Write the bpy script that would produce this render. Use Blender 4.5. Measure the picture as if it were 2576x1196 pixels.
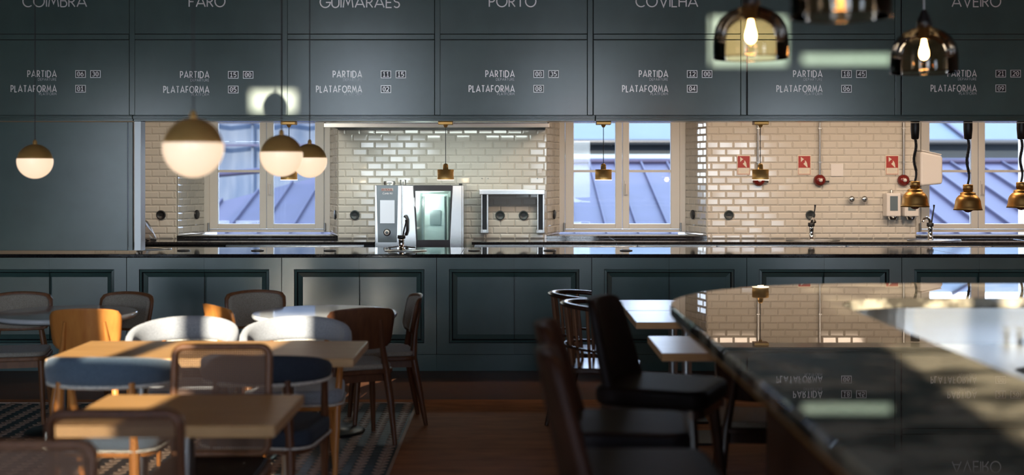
import bpy, math, random
from mathutils import Vector, Matrix
random.seed(7)
S = bpy.context.scene
COL = S.collection
PI = math.pi
R = math.radians
for o in list(bpy.data.objects):
    bpy.data.objects.remove(o)

# ------------------------------------------------------------------ camera, world, sun, exposure
CZ = 1.5625            # eye height
F = 3200.0             # focal length in pixels of the 2576 px frame
cam_d = bpy.data.cameras.new('camera')
cam = bpy.data.objects.new('camera', cam_d)
COL.objects.link(cam)
cam.location = (0, 0, CZ)
cam.rotation_euler = (R(90), 0, 0)
cam_d.sensor_width = 36
cam_d.lens = F / 2576 * 36
cam_d.shift_y = -163 / 2576
cam_d.clip_start = 0.05
cam_d.clip_end = 300
cam_d.dof.use_dof = True
cam_d.dof.focus_distance = 10.6
cam_d.dof.aperture_fstop = 1.55
S.camera = cam

S.view_settings.view_transform = 'Standard'
S.view_settings.look = 'None'
S.view_settings.gamma = 1
S.view_settings.use_curve_mapping = False
S.view_settings.exposure = 0.62
S.cycles.use_denoising = True
S.cycles.max_bounces = 8
S.cycles.diffuse_bounces = 4
S.cycles.glossy_bounces = 5
S.cycles.transparent_max_bounces = 16
S.cycles.sample_clamp_indirect = 6
S.cycles.caustics_reflective = False
S.cycles.caustics_refractive = False

W = bpy.data.worlds.new('sky')
S.world = W
W.use_nodes = True
nt = W.node_tree
nt.nodes.clear()
tc = nt.nodes.new('ShaderNodeTexCoord')
sep = nt.nodes.new('ShaderNodeSeparateXYZ')
ramp = nt.nodes.new('ShaderNodeValToRGB')
ramp.color_ramp.elements[0].position = 0.0
ramp.color_ramp.elements[0].color = (0.30, 0.34, 0.38, 1)
ramp.color_ramp.elements[1].position = 0.62
ramp.color_ramp.elements[1].color = (0.52, 0.66, 0.95, 1)
e = ramp.color_ramp.elements.new(0.49); e.color = (0.36, 0.40, 0.44, 1)
e = ramp.color_ramp.elements.new(0.51); e.color = (0.86, 0.91, 0.96, 1)
mp = nt.nodes.new('ShaderNodeMapRange')
mp.inputs[1].default_value = -1
bg = nt.nodes.new('ShaderNodeBackground')
bg.inputs[1].default_value = 10.0
out = nt.nodes.new('ShaderNodeOutputWorld')
nt.links.new(tc.outputs['Generated'], sep.inputs[0])
nt.links.new(sep.outputs[2], mp.inputs[0])
nt.links.new(mp.outputs[0], ramp.inputs[0])
nt.links.new(ramp.outputs[0], bg.inputs[0])
nt.links.new(bg.outputs[0], out.inputs[0])

SUN_T = 0.29           # tangent of the sun's height
sd = bpy.data.lights.new('sun', 'SUN')
sd.energy = 14.5
sd.angle = R(0.5)
sd.color = (1.0, 0.86, 0.68)
sun = bpy.data.objects.new('sun', sd)
COL.objects.link(sun)
sun.rotation_euler = Vector((0.10, 1.0, -SUN_T)).to_track_quat('-Z', 'Y').to_euler()
sun.location = (-3, -12, 8)


def area(name, loc, direction, sx, sy, power, color, portal=False, spread=180):
    d = bpy.data.lights.new(name, 'AREA')
    d.shape = 'RECTANGLE'; d.size = sx; d.size_y = sy
    d.energy = power; d.color = color
    d.spread = R(spread)
    if portal:
        d.cycles.is_portal = True
    o = bpy.data.objects.new(name, d)
    COL.objects.link(o)
    o.location = loc
    o.rotation_euler = Vector(direction).to_track_quat('-Z', 'Z' if abs(direction[2]) < .9 else 'Y').to_euler()
    return o


WC = (-6.33, -2.6, 1.12, 4.85)      # window centres, dining-room wall (behind the camera)
KC = (-2.562, 1.154, 4.87)          # window centres, kitchen wall
for x in WC:
    area('window_portal', (x, -1.98, 1.87), (0, 1, 0), 1.4, 3.5, 1, (1, 1, 1), True)
    area('clerestory_portal', (x, -1.98, 6.1), (0, 1, 0), 1.5, .5, 1, (1, 1, 1), True)
SW = ()                 # window centres, side walls
for y in SW:
    area('side_window_portal', (-8.19, y, 2.3), (1, 0, 0), 1.9, 2.8, 1, (1, 1, 1), True)
    area('side_window_portal', (6.99, y, 2.3), (-1, 0, 0), 1.9, 2.8, 1, (1, 1, 1), True)
for x in KC:
    area('kitchen_window_portal', (x, 13.27, 1.55), (0, -1, 0), 1.3, 1.2, 1, (1, 1, 1), True)
# lamps set in the kitchen ceiling (fixtures are built further down)
KL = [(-3.9, 11.0), (-2.2, 10.9), (1.2, 10.9), (2.6, 10.9), (3.8, 10.9), (5.0, 10.9)]
for x, y in KL:
    area('kitchen_downlight', (x, y, 2.56), (0, .6, -1), .5, .3, 17 if x != -3.9 else 11, (1.0, .76, .56) if x != -2.2 else (.95, .95, .86), False, 150)
area('hood_light', (-.7, 11.93, 1.985), (0, .25, -1), 1.7, .12, 10, (.86, .97, .92), False, 170)

# ------------------------------------------------------------------ materials
def mat(name, col, rough=.5, metal=0, spec=.5, noise=0, nscale=8, stretch=None, bump=0, coat=0, coat_r=.05,
        emit=None, estr=0, col2=None, nrough=0, detail=3, sheen=0):
    m = bpy.data.materials.new(name)
    m.use_nodes = True
    n = m.node_tree
    b = n.nodes['Principled BSDF']
    b.inputs['Base Color'].default_value = (*col, 1)
    b.inputs['Roughness'].default_value = rough
    b.inputs['Metallic'].default_value = metal
    b.inputs['Specular IOR Level'].default_value = spec
    b.inputs['Coat Weight'].default_value = coat
    b.inputs['Coat Roughness'].default_value = coat_r
    if sheen:
        b.inputs['Sheen Weight'].default_value = sheen
    if emit:
        b.inputs['Emission Color'].default_value = (*emit, 1)
        b.inputs['Emission Strength'].default_value = estr
    if noise or bump or nrough or col2:
        t = n.nodes.new('ShaderNodeTexCoord')
        mpn = n.nodes.new('ShaderNodeMapping')
        if stretch:
            mpn.inputs['Scale'].default_value = stretch
        nz = n.nodes.new('ShaderNodeTexNoise')
        nz.inputs['Scale'].default_value = nscale
        nz.inputs['Detail'].default_value = detail
        n.links.new(t.outputs['Object'], mpn.inputs[0])
        n.links.new(mpn.outputs[0], nz.inputs['Vector'])
        if noise or col2:
            r = n.nodes.new('ShaderNodeValToRGB')
            c2 = col2 or tuple(c * (1 - noise) for c in col)
            r.color_ramp.elements[0].position = .3
            r.color_ramp.elements[0].color = (*c2, 1)
            r.color_ramp.elements[1].position = .7
            r.color_ramp.elements[1].color = (*col, 1)
            n.links.new(nz.outputs[0], r.inputs[0])
            n.links.new(r.outputs[0], b.inputs['Base Color'])
        if nrough:
            mr = n.nodes.new('ShaderNodeMapRange')
            mr.inputs[3].default_value = rough - nrough
            mr.inputs[4].default_value = rough + nrough
            n.links.new(nz.outputs[0], mr.inputs[0])
            n.links.new(mr.outputs[0], b.inputs['Roughness'])
        if bump:
            bp = n.nodes.new('ShaderNodeBump')
            bp.inputs['Strength'].default_value = bump
            bp.inputs['Distance'].default_value = .01
            n.links.new(nz.outputs[0], bp.inputs['Height'])
            n.links.new(bp.outputs[0], b.inputs['Normal'])
    return m


def clear_glass(name, tint, ior=1.45, rough=.0, boost=1.0):
    m = bpy.data.materials.new(name)
    m.use_nodes = True
    n = m.node_tree
    n.nodes.clear()
    o = n.nodes.new('ShaderNodeOutputMaterial')
    tr = n.nodes.new('ShaderNodeBsdfTransparent'); tr.inputs[0].default_value = (*tint, 1)
    gl = n.nodes.new('ShaderNodeBsdfGlossy'); gl.inputs['Roughness'].default_value = rough
    fr = n.nodes.new('ShaderNodeFresnel'); fr.inputs[0].default_value = ior
    mu = n.nodes.new('ShaderNodeMath'); mu.operation = 'MULTIPLY'; mu.inputs[1].default_value = boost
    mu.use_clamp = True
    mx = n.nodes.new('ShaderNodeMixShader')
    n.links.new(fr.outputs[0], mu.inputs[0])
    n.links.new(mu.outputs[0], mx.inputs[0])
    n.links.new(tr.outputs[0], mx.inputs[1])
    n.links.new(gl.outputs[0], mx.inputs[2])
    n.links.new(mx.outputs[0], o.inputs[0])
    return m


M = {}
M['teal'] = mat('teal_paint', (.086, .142, .126), .22, spec=.9, noise=.22, nscale=2.2, nrough=.02, detail=5)
M['teal_low'] = mat('teal_paint_low', (.064, .124, .113), .23, spec=.85, noise=.2, nscale=2.5, nrough=.015, detail=5)
M['dark_edge'] = mat('dark_joint', (.012, .014, .015), .5)
M['letter'] = mat('letter_print', (.96, .91, .86), .30, spec=.9, metal=.35)
M['letter_dim'] = mat('letter_print_dim', (.50, .51, .50), .30, spec=.85, metal=.15)
M['black'] = mat('black_plastic', (.012, .012, .013), .4)
M['plate_black'] = mat('plate_black', (.018, .012, .012), .3)
M['granite'] = mat('black_granite', (.022, .020, .020), .05, spec=.5, col2=(.010, .010, .012), nscale=60)
M['marble'] = mat('dark_marble', (.36, .31, .22), .012, spec=.5, col2=(.045, .038, .028), nscale=7, detail=6, stretch=(1, 1.3, 1))
r_ = [n for n in M['marble'].node_tree.nodes if n.type == 'VALTORGB'][0].color_ramp
r_.elements[0].position = .44; r_.elements[1].position = .60
M['tile'] = mat('glazed_tile', (.63, .59, .52), .07, spec=.6, noise=.05, nscale=2)
M['grout'] = mat('grout', (.60, .56, .49), .8)
M['plaster'] = mat('plaster', (.55, .52, .47), .8, noise=.06, nscale=3)
M['wallroom'] = mat('room_plaster', (.55, .49, .42), .8, noise=.1, nscale=2)
M['ceil'] = mat('dark_wood_ceiling', (.20, .105, .062), .6, noise=.3, nscale=3, stretch=(1, 8, 1))
M['window_paint'] = mat('cream_window_paint', (.72, .69, .63), .35)
M['steel'] = mat('brushed_steel', (.62, .62, .60), .24, metal=1, noise=.06, nscale=30, stretch=(1, 30, 30))
M['steel_d'] = mat('dull_steel', (.42, .43, .43), .34, metal=1)
M['steel_l'] = mat('satin_steel', (.85, .80, .74), .45, metal=.8)
M['chrome'] = mat('chrome', (.75, .75, .76), .07, metal=1)
M['brass'] = mat('brushed_brass', (.92, .54, .17), .36, metal=.65, noise=.1, nscale=20, stretch=(1, 1, 12))
M['bronze'] = mat('bronze_lamp', (.55, .31, .10), .40, metal=1)
M['opal'] = mat('opal_glass', (.75, .66, .55), .25, emit=(1.0, .74, .50), estr=.62)
M['oak'] = mat('light_oak', (.62, .34, .125), .40, spec=.3, col2=(.48, .24, .080), nscale=5, stretch=(1, 14, 14), detail=5)
M['oak_red'] = mat('oiled_table', (.36, .26, .20), .3, col2=(.28, .19, .14), nscale=5, stretch=(1, 14, 14), detail=5)
M['oak_edge'] = mat('oak_edge', (.56, .31, .12), .5, noise=.2, nscale=8, stretch=(1, 14, 14))
M['honey'] = mat('honey_plywood', (.50, .20, .045), .32, spec=.3, col2=(.40, .14, .03), nscale=5, stretch=(6, 6, 1), detail=4)
M['walnut'] = mat('walnut', (.13, .050, .022), .36, spec=.3, col2=(.08, .03, .014), nscale=6, stretch=(6, 6, 1), detail=4)
M['walnut_m'] = mat('mid_walnut', (.20, .085, .035), .38, spec=.3, col2=(.13, .052, .022), nscale=6, stretch=(6, 6, 1), detail=4)
M['darkwood'] = mat('dark_stained_wood', (.040, .018, .011), .22, noise=.35, nscale=8, stretch=(6, 6, 1))
M['tweed'] = mat('grey_tweed', (.42, .37, .30), .9, col2=(.20, .17, .13), nscale=260, bump=.3, sheen=.2)
M['bluefab'] = mat('blue_wool', (.085, .125, .165), .9, col2=(.055, .085, .12), nscale=160, bump=.3, sheen=.3)
M['bluefab_shaded'] = mat('blue_wool_shaded', (.024, .034, .050), .9, col2=(.014, .020, .032), nscale=160, bump=.3)  # the blue wool again, shade put into its colour
M['bluefab_sunlit'] = mat('blue_wool_sunlit', (.30, .31, .33), .9, col2=(.20, .21, .23), nscale=160, bump=.3, sheen=.3)  # the blue wool again, paled in colour as if sunlit
M['piping'] = mat('cream_stitching', (.80, .74, .62), .8, col2=(.35, .32, .28), nscale=120)
M['cane'] = mat('woven_cane', (.13, .058, .024), .6)
M['leather'] = mat('black_leather', (.010, .006, .005), .55, spec=.12, noise=.3, nscale=20, bump=.1)
M['leather_b'] = mat('brown_leather', (.040, .015, .008), .55, spec=.15, noise=.4, nscale=6, bump=.1)
M['whitemarble'] = mat('pale_marble', (.52, .53, .54), .09, noise=.15, nscale=5, detail=6)
M['metal_black'] = mat('black_metal', (.02, .02, .02), .35, metal=.6)
M['floorwood'] = mat('oiled_brown_floor', (.46, .19, .080), .60, col2=(.29, .105, .042), nscale=3.2, stretch=(1.2, 3.5, 1), detail=9, nrough=.05, spec=.10)
M['floordark'] = mat('dark_brown_border', (.13, .055, .026), .42, spec=.22, col2=(.09, .036, .018), nscale=3.2, stretch=(1.2, 4, 1), detail=9, nrough=.05)
M['mosaic_d'] = mat('slate_tile', (.034, .052, .060), .42, spec=.25, noise=.4, nscale=14)
M['mosaic_l'] = mat('sand_tile', (.46, .32, .23), .45, spec=.25, noise=.2, nscale=14)
M['zinc'] = mat('zinc_roof', (.015, .014, .031), .6, spec=.15, noise=.22, nscale=1.6, detail=6)
M['zinc_l'] = mat('pale_zinc', (.027, .040, .054), .6, spec=.15, noise=.1, nscale=1)
M['zinc_dk'] = mat('slate_blue_cladding', (.006, .010, .014), .6, spec=.15, noise=.2, nscale=1)
M['net'] = mat('pale_blue_sheeting', (.026, .037, .058), .7, spec=.1, col2=(.050, .060, .078), nscale=1.1, stretch=(2.5, 1, .5), detail=6)
M['red'] = mat('sign_red', (.34, .025, .016), .4)
M['redcover'] = mat('red_enamel', (.15, .014, .011), .2)
M['signwhite'] = mat('sign_cream', (.68, .60, .48), .4)
M['white'] = mat('white_plastic', (.70, .66, .62), .3)
M['socket'] = mat('grey_socket', (.035, .045, .047), .4)
M['screen'] = mat('pale_touchscreen', (.45, .50, .55), .2, emit=(.72, .79, .86), estr=.35)
M['panelgrey'] = mat('grey_control_glass', (.13, .17, .19), .15)
M['ovenin'] = mat('oven_interior', (.75, .80, .78), .3, metal=.4)
M['bulb'] = mat('lit_bulb', (1, .6, .3), .3, emit=(1.0, .50, .16), estr=60)
M['strip'] = mat('hood_strip', (1, 1, 1), .4, emit=(.95, 1.0, .92), estr=5)
M['warmglow'] = mat('downlight_glass', (1, .9, .8), .4, emit=(1.0, .74, .5), estr=6)
M['lampglow'] = mat('lamp_diffuser', (1, .9, .8), .4, emit=(1.0, .78, .52), estr=2.2)
M['glass'] = clear_glass('window_glass', (.93, .96, .98), 1.45)
M['ovenglass'] = clear_glass('oven_glass', (.80, .88, .86), 1.5, 0, 1.2)
M['smoke'] = clear_glass('smoked_glass', (.80, .64, .48), 1.5, .0, 1.1)
M['bag'] = clear_glass('clear_plastic', (.72, .68, .66), 1.5, .25, 1.6)
M['blind'] = mat('brown_blind', (.10, .055, .035), .9)
M['paving'] = mat('street_paving', (.38, .37, .35), .9)
M['facade'] = mat('far_facade', (.15, .16, .17), .8, noise=.1)

for k in ('brass', 'bronze'):
    n = M[k].node_tree
    tg = n.nodes.new('ShaderNodeTangent'); tg.direction_type = 'RADIAL'; tg.axis = 'Z'
    b = n.nodes['Principled BSDF']
    n.links.new(tg.outputs[0], b.inputs['Tangent'])
    b.inputs['Anisotropic Rotation'].default_value = 0
    b.inputs['Anisotropic'].default_value = .95 if k == 'brass' else .4

# ------------------------------------------------------------------ mesh helpers
class MB:
    def __init__(s):
        s.v = []; s.f = []; s.sm = []; s.mi = []
    def add(s, vs, fs, smooth=False, mi=0):
        k = len(s.v)
        s.v += [tuple(p) for p in vs]
        for f in fs:
            s.f.append(tuple(i + k for i in f)); s.sm.append(smooth); s.mi.append(mi)
        return s
    def box(s, x0, x1, y0, y1, z0, z1, mi=0):
        vs = [(x, y, z) for z in (z0, z1) for y in (y0, y1) for x in (x0, x1)]
        return s.add(vs, [(0, 2, 3, 1), (4, 5, 7, 6), (0, 1, 5, 4), (2, 6, 7, 3), (0, 4, 6, 2), (1, 3, 7, 5)], False, mi)
    def lathe(s, prof, n=24, c=(0, 0, 0), cap=True, mi=0, a0=0, smooth=True):
        # prof: list of (r, z); revolved about z
        vs = []; fs = []
        for r, z in prof:
            for i in range(n):
                a = a0 + 2 * PI * i / n
                vs.append((c[0] + r * math.cos(a), c[1] + r * math.sin(a), c[2] + z))
        for j in range(len(prof) - 1):
            for i in range(n):
                k = (i + 1) % n
                fs.append((j * n + i, j * n + k, (j + 1) * n + k, (j + 1) * n + i))
        s.add(vs, fs, smooth, mi)
        if cap:
            s.add([vs[i] for i in range(n)], [tuple(range(n))[::-1]], False, mi)
            s.add([vs[(len(prof) - 1) * n + i] for i in range(n)], [tuple(range(n))], False, mi)
        return s
    def tube(s, pts, rad, n=8, closed=False, mi=0, flat=None):
        # pts: polyline; rad: number or list; flat=(a,b) gives a rectangular-ish section scale
        P = [Vector(p) for p in pts]
        m = len(P)
        vs = []; fs = []
        up = Vector((0, 0, 1))
        prev = None
        for i, p in enumerate(P):
            if closed:
                t = P[(i + 1) % m] - P[i - 1]
            else:
                t = P[min(i + 1, m - 1)] - P[max(i - 1, 0)]
            t.normalize()
            if prev is None:
                u = up if abs(t.z) < .9 else Vector((0, 1, 0))
                a = t.cross(u).normalized()
            else:
                a = (prev - t * prev.dot(t)).normalized()
            prev = a
            b = t.cross(a)
            r = rad[i] if isinstance(rad, (list, tuple)) else rad
            for k in range(n):
                an = 2 * PI * (k + .5) / n
                ca, sa = math.cos(an), math.sin(an)
                if flat:
                    ca *= flat[0]; sa *= flat[1]
                vs.append(p + a * ca * r + b * sa * r)
        for i in range(m if closed else m - 1):
            j = (i + 1) % m
            for k in range(n):
                l = (k + 1) % n
                fs.append((i * n + k, i * n + l, j * n + l, j * n + k))
        s.add(vs, fs, n > 4, mi)
        if not closed:
            s.add(vs[:n], [tuple(range(n))[::-1]], False, mi)
            s.add(vs[-n:], [tuple(range(n))], False, mi)
        return s
    def prism(s, poly, z0, z1, mi=0, tf=None):
        # poly: list of (x,y) counter-clockwise; extruded in z; tf maps each point
        n = len(poly)
        vs = [(x, y, z0) for x, y in poly] + [(x, y, z1) for x, y in poly]
        if tf:
            vs = [tf(*p) for p in vs]
        s.add(vs, [tuple(range(n))[::-1], tuple(range(n, 2 * n))] +
              [(i, (i + 1) % n, n + (i + 1) % n, n + i) for i in range(n)], False, mi)
        return s
    def sphere(s, c, r, n=16, m=10, z0=-1, z1=1, sc=(1, 1, 1), mi=0):
        prof = []
        a0 = math.asin(max(-1, z0)); a1 = math.asin(min(1, z1))
        for i in range(m + 1):
            a = a0 + (a1 - a0) * i / m
            prof.append((max(r * math.cos(a), 1e-4), r * math.sin(a)))
        k = len(s.v)
        s.lathe(prof, n, (0, 0, 0), True, mi)
        for i in range(k, len(s.v)):
            x, y, z = s.v[i]
            s.v[i] = (c[0] + x * sc[0], c[1] + y * sc[1], c[2] + z * sc[2])
        return s
    def tri(s):
        return sum(len(f) - 2 for f in s.f)
    def mesh(s, name, mats):
        me = bpy.data.meshes.new(name)
        me.from_pydata(s.v, [], s.f)
        for m in (mats if isinstance(mats, (list, tuple)) else [mats]):
            me.materials.append(m)
        me.polygons.foreach_set('use_smooth', s.sm)
        me.polygons.foreach_set('material_index', s.mi)
        me.update()
        return me


def link(name, me, parent=None, loc=None, rot=None, label=None):
    o = bpy.data.objects.new(name, me)
    COL.objects.link(o)
    if parent is not None:
        o.parent = parent
    if loc is not None:
        o.location = loc
    if rot is not None:
        o.rotation_euler = rot
    if label:
        o['label'] = label
    return o


def P(name, mb, m, parent=None, label=None, loc=None, bevel=0, seg=2, rot=None, kind=None):
    o = link(name, mb.mesh(name, m), parent, loc, rot, label)
    if bevel:
        b = o.modifiers.new('bevel', 'BEVEL')
        b.width = bevel; b.segments = seg; b.limit_method = 'ANGLE'; b.angle_limit = R(40)
    if kind:
        o['kind'] = kind
    return o


def T(name, label, cat, loc=(0, 0, 0), rz=0, group=None):
    o = bpy.data.objects.new(name, None)
    o.empty_display_size = .1
    COL.objects.link(o)
    o.location = loc
    o.rotation_euler = (0, 0, rz)
    tag(o, label, cat, group)
    return o


def tag(o, label, cat, group=None):
    o['label'] = label; o['category'] = cat
    if group:
        o['group'] = group
    return o


def struct(name, mb, m, parent=None, bevel=0, label=None):
    o = P(name, mb, m, parent, bevel=bevel)
    if parent is None:
        o['kind'] = 'structure'
    if label:
        o['label'] = label
    return o


def kids(o):
    return CH.get(o.name, [])


CH = {}


def dup(root, loc, rz, label, group=None):
    def children_of(o):
        return [c for c in bpy.data.objects if c.parent == o]
    r = root.copy(); COL.objects.link(r)
    r.location = loc; r.rotation_euler = (0, 0, rz); r['label'] = label
    if group:
        r['group'] = group
    for ch in children_of(root):
        c = ch.copy(); COL.objects.link(c); c.parent = r
        for g in children_of(ch):
            d = g.copy(); COL.objects.link(d); d.parent = c
    return r


def dirz(dx, dy):            # rotation so that local +y looks along (dx, dy)
    return math.atan2(-dx, dy)


def rrect(x0, x1, y0, y1, r, n=6):
    pts = []
    for cx, cy, a in ((x1 - r, y0 + r, -90), (x1 - r, y1 - r, 0), (x0 + r, y1 - r, 90), (x0 + r, y0 + r, 180)):
        for i in range(n + 1):
            t = R(a + 90 * i / n)
            pts.append((cx + r * math.cos(t), cy + r * math.sin(t)))
    return pts


def wall_holes(mb, x0, x1, z0, z1, y0, y1, holes):
    """solid wall in the xz plane between y0 and y1 with rectangular holes (x0,x1,z0,z1)"""
    xs = sorted(set([x0, x1] + [h[0] for h in holes] + [h[1] for h in holes]))
    for a, b in zip(xs, xs[1:]):
        hs = sorted([h for h in holes if h[0] <= a + 1e-6 and h[1] >= b - 1e-6], key=lambda h: h[2])
        z = z0
        for h in hs:
            if h[2] > z:
                mb.box(a, b, y0, y1, z, h[2])
            z = h[3]
        if z < z1:
            mb.box(a, b, y0, y1, z, z1)

# ------------------------------------------------------------------ stroke font
def arc(cx, cy, rx, ry, a0, a1, n=14):
    return [(cx + rx * math.cos(R(a0 + (a1 - a0) * i / n)), cy + ry * math.sin(R(a0 + (a1 - a0) * i / n))) for i in range(n + 1)]


G = {
    'A': (.88, [[(0, 0), (.44, 1), (.88, 0)], [(.13, .28), (.75, .28)]]),
    'B': (.56, [[(.0, 0), (0, 1), (.28, 1)] + arc(.28, .77, .22, .23, 90, -90) + [(0, .54)], [(.28, .54)] + arc(.30, .27, .26, .27, 90, -90) + [(0, 0)]]),
    'C': (.80, [arc(.48, .5, .48, .5, 48, 312, 22)]),
    'D': (.74, [[(0, 0), (0, 1), (.26, 1)] + arc(.26, .5, .48, .5, 90, -90, 18) + [(0, 0)]]),
    'E': (.50, [[(.5, 0), (0, 0), (0, 1), (.5, 1)], [(0, .46), (.46, .46)]]),
    'F': (.50, [[(0, 0), (0, 1), (.5, 1)], [(0, .46), (.44, .46)]]),
    'G': (.92, [arc(.5, .5, .48, .5, 50, 350, 24) + [(.98, .46), (.56, .46)]]),
    'H': (.66, [[(0, 0), (0, 1)], [(.66, 0), (.66, 1)], [(0, .46), (.66, .46)]]),
    'I': (.0, [[(0, 0), (0, 1)]]),
    'L': (.46, [[(0, 1), (0, 0), (.46, 0)]]),
    'M': (.92, [[(0, 0), (.14, 1), (.46, .28), (.78, 1), (.92, 0)]]),
    'N': (.70, [[(0, 0), (0, 1), (.70, 0), (.70, 1)]]),
    'O': (.98, [arc(.49, .5, .49, .5, 0, 360, 28)]),
    'P': (.50, [[(0, 0), (0, 1), (.26, 1)] + arc(.26, .72, .25, .28, 90, -90) + [(0, .44)]]),
    'R': (.56, [[(0, 0), (0, 1), (.26, 1)] + arc(.26, .72, .25, .28, 90, -90) + [(0, .44)], [(.22, .44), (.56, 0)]]),
    'S': (.54, [arc(.27, .75, .24, .25, 40, 270, 12) + arc(.27, .25, .26, .25, 90, -150, 12)]),
    'T': (.60, [[(.30, 0), (.30, 1)], [(0, 1), (.60, 1)]]),
    'U': (.66, [[(0, 1), (0, .33)] + arc(.33, .33, .33, .33, 180, 360) + [(.66, 1)]]),
    'V': (.80, [[(0, 1), (.40, 0), (.80, 1)]]),
    'i': (.0, [[(0, 0), (0, .62)], [(0, .85), (0, .95)]]),
    'o': (.5, [arc(.25, .32, .25, .32, 0, 360, 16)]),
    'm': (.8, [[(0, 0), (0, .64), (.4, .6), (.4, 0)], [(.4, .6), (.8, .6), (.8, 0)]]),
    'b': (.5, [[(0, 1), (0, 0)], arc(.25, .32, .25, .32, 0, 360, 16)]),
    'r': (.3, [[(0, 0), (0, .64)], [(0, .5), (.3, .62)]]),
    '0': (.60, [arc(.30, .5, .30, .5, 0, 360, 20), [(.30, .42), (.30, .58)]]),
    '1': (.60, [[(.08, .8), (.32, 1), (.32, 0)], [(.02, 0), (.60, 0)]]),
    '2': (.60, [arc(.30, .72, .28, .28, 160, -40, 12) + [(.02, 0), (.60, 0)]]),
    '3': (.60, [arc(.28, .76, .26, .24, 140, -90, 10), arc(.28, .27, .30, .27, 90, -140, 12)]),
    '4': (.60, [[(.46, 0), (.46, 1), (0, .3), (.62, .3)]]),
    '5': (.60, [[(.54, 1), (.08, 1), (.05, .56)] + arc(.28, .31, .30, .31, 120, -140, 14)]),
    '6': (.60, [arc(.30, .30, .28, .30, 0, 360, 18), [(.03, .34), (.10, .70), (.44, 1)]]),
    '8': (.60, [arc(.30, .75, .24, .25, 0, 360, 16), arc(.30, .26, .29, .26, 0, 360, 16)]),
    '9': (.60, [arc(.30, .70, .28, .30, 0, 360, 18), [(.57, .66), (.50, .30), (.16, 0)]]),
}


def ribbon(mb, pts, w, tf):
    n = len(pts)
    closed = n > 3 and math.dist(pts[0], pts[-1]) < 1e-4
    if closed:
        pts = pts[:-1]; n -= 1
    L = []; Rr = []
    for i in range(n):
        p = Vector(pts[i])
        a = Vector(pts[i - 1]) if (i > 0 or closed) else None
        b = Vector(pts[(i + 1) % n]) if (i < n - 1 or closed) else None
        d1 = (p - a).normalized() if a is not None and (p - a).length > 1e-6 else None
        d2 = (b - p).normalized() if b is not None and (b - p).length > 1e-6 else None
        if d1 is None and d2 is None:
            d1 = d2 = Vector((1, 0))
        d1 = d1 if d1 is not None else d2
        d2 = d2 if d2 is not None else d1
        n1 = Vector((-d1.y, d1.x)); n2 = Vector((-d2.y, d2.x))
        m = n1 + n2
        if m.length < .2:
            m = n1
        m.normalize()
        k = min(1 / max(m.dot(n1), .35), 2.4)
        L.append(p + m * w * .5 * k); Rr.append(p - m * w * .5 * k)
    vs = [tf(q.x, q.y) for q in L] + [tf(q.x, q.y) for q in Rr]
    fs = [(i, n + i, n + (i + 1) % n, (i + 1) % n) for i in range(n if closed else n - 1)]
    mb.add(vs, fs)


def text_w(t, gap):
    return sum(G[c][0] if c != ' ' else .4 for c in t) + gap * (len(t) - 1)


def text(mb, t, x, z, width, h, y, sw=.13, gap=.24, align='l', tilde=False):
    """strokes on the plane y; width in metres sets the horizontal scale"""
    tw = text_w(t, gap)
    sx = width / tw
    ox = x if align == 'l' else x - width
    cur = 0
    for c in t:
        if c == ' ':
            cur += .4 + gap; continue
        w, st = G[c]
        for s in st:
            ribbon(mb, [((cur + px) * sx / h, pz) for px, pz in s], sw, lambda a, b: (ox + a * h, y, z + b * h))
        cur += w + gap


# ------------------------------------------------------------------ room shell
RX0, RX1, YB, CEIL = -8.2, 7.0, -2.0, 6.70
struct('floor', MB().box(-.64, RX1, YB - .4, 8.76, -.12, 0), M['floorwood'])
struct('floor', MB().box(RX0, RX1, 8.76, 13.4, -.12, 0), M['floordark'])
struct('floor', MB().box(RX0, -.64, 8.64, 8.76, -.12, 0), M['floorwood'])
tf_ = struct('floor', MB().box(RX0, -.64, YB - .4, 8.64, -.12, -.004), M['mosaic_d'])
struct('trim_1', MB().box(-.652, -.634, YB, 8.652, -.05, .002).box(RX0, -.652, 8.63, 8.652, -.05, .002), M['mosaic_l'])
# patterned floor: sand-coloured lozenges between slate pieces
def lozenge(mb, x, y, w, h):
    mb.add([(x - w, y, 0), (x, y - h, 0), (x + w, y, 0), (x, y + h, 0), (x - w, y, -.008), (x, y - h, -.008), (x + w, y, -.008), (x, y + h, -.008)],
           [(0, 1, 2, 3), (0, 4, 5, 1), (1, 5, 6, 2), (2, 6, 7, 3), (3, 7, 4, 0)])
def slate(mb, x, y, w, h):
    mb.add([(x - w, y - h, -.002), (x + w, y - h, -.002), (x + w, y + h, -.002), (x - w, y + h, -.002),
            (x - w, y - h, -.01), (x + w, y - h, -.01), (x + w, y + h, -.01), (x - w, y + h, -.01)],
           [(0, 1, 2, 3), (0, 4, 5, 1), (1, 5, 6, 2), (2, 6, 7, 3), (3, 7, 4, 0)])
rest = MB(); rest_s = MB()
lm = MB(); lozenge(lm, 0, 0, .034, .036); lz = lm.mesh('mosaic_tile', M['mosaic_l'])
dm = MB(); slate(dm, 0, 0, .024, .0335); ds = dm.mesh('slate_tile', M['mosaic_d'])
cand = []
cx = -.70
col_i = 0
while cx > RX0 + .1:
    y = 8.59
    while y > 2.2:
        if -1.28 < cx and y > 6.3:
            cand.append((cx, y))
        elif cx > -4.6:
            lozenge(rest, cx, y, .034, .036)
            slate(rest_s, cx - .056, y - .035, .024, .0335)
        y -= .070
    cx -= .112
    col_i += 1
for cx, y in cand:
    link('mosaic_tile', lz, tf_, (cx, y, .0005))
    link('slate_tile', ds, tf_, (cx - .056, y - .035, .0005))
P('mosaic_field', rest, M['mosaic_l'], tf_, kind='stuff')
P('slate_field', rest_s, M['mosaic_d'], tf_, kind='stuff')

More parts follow.
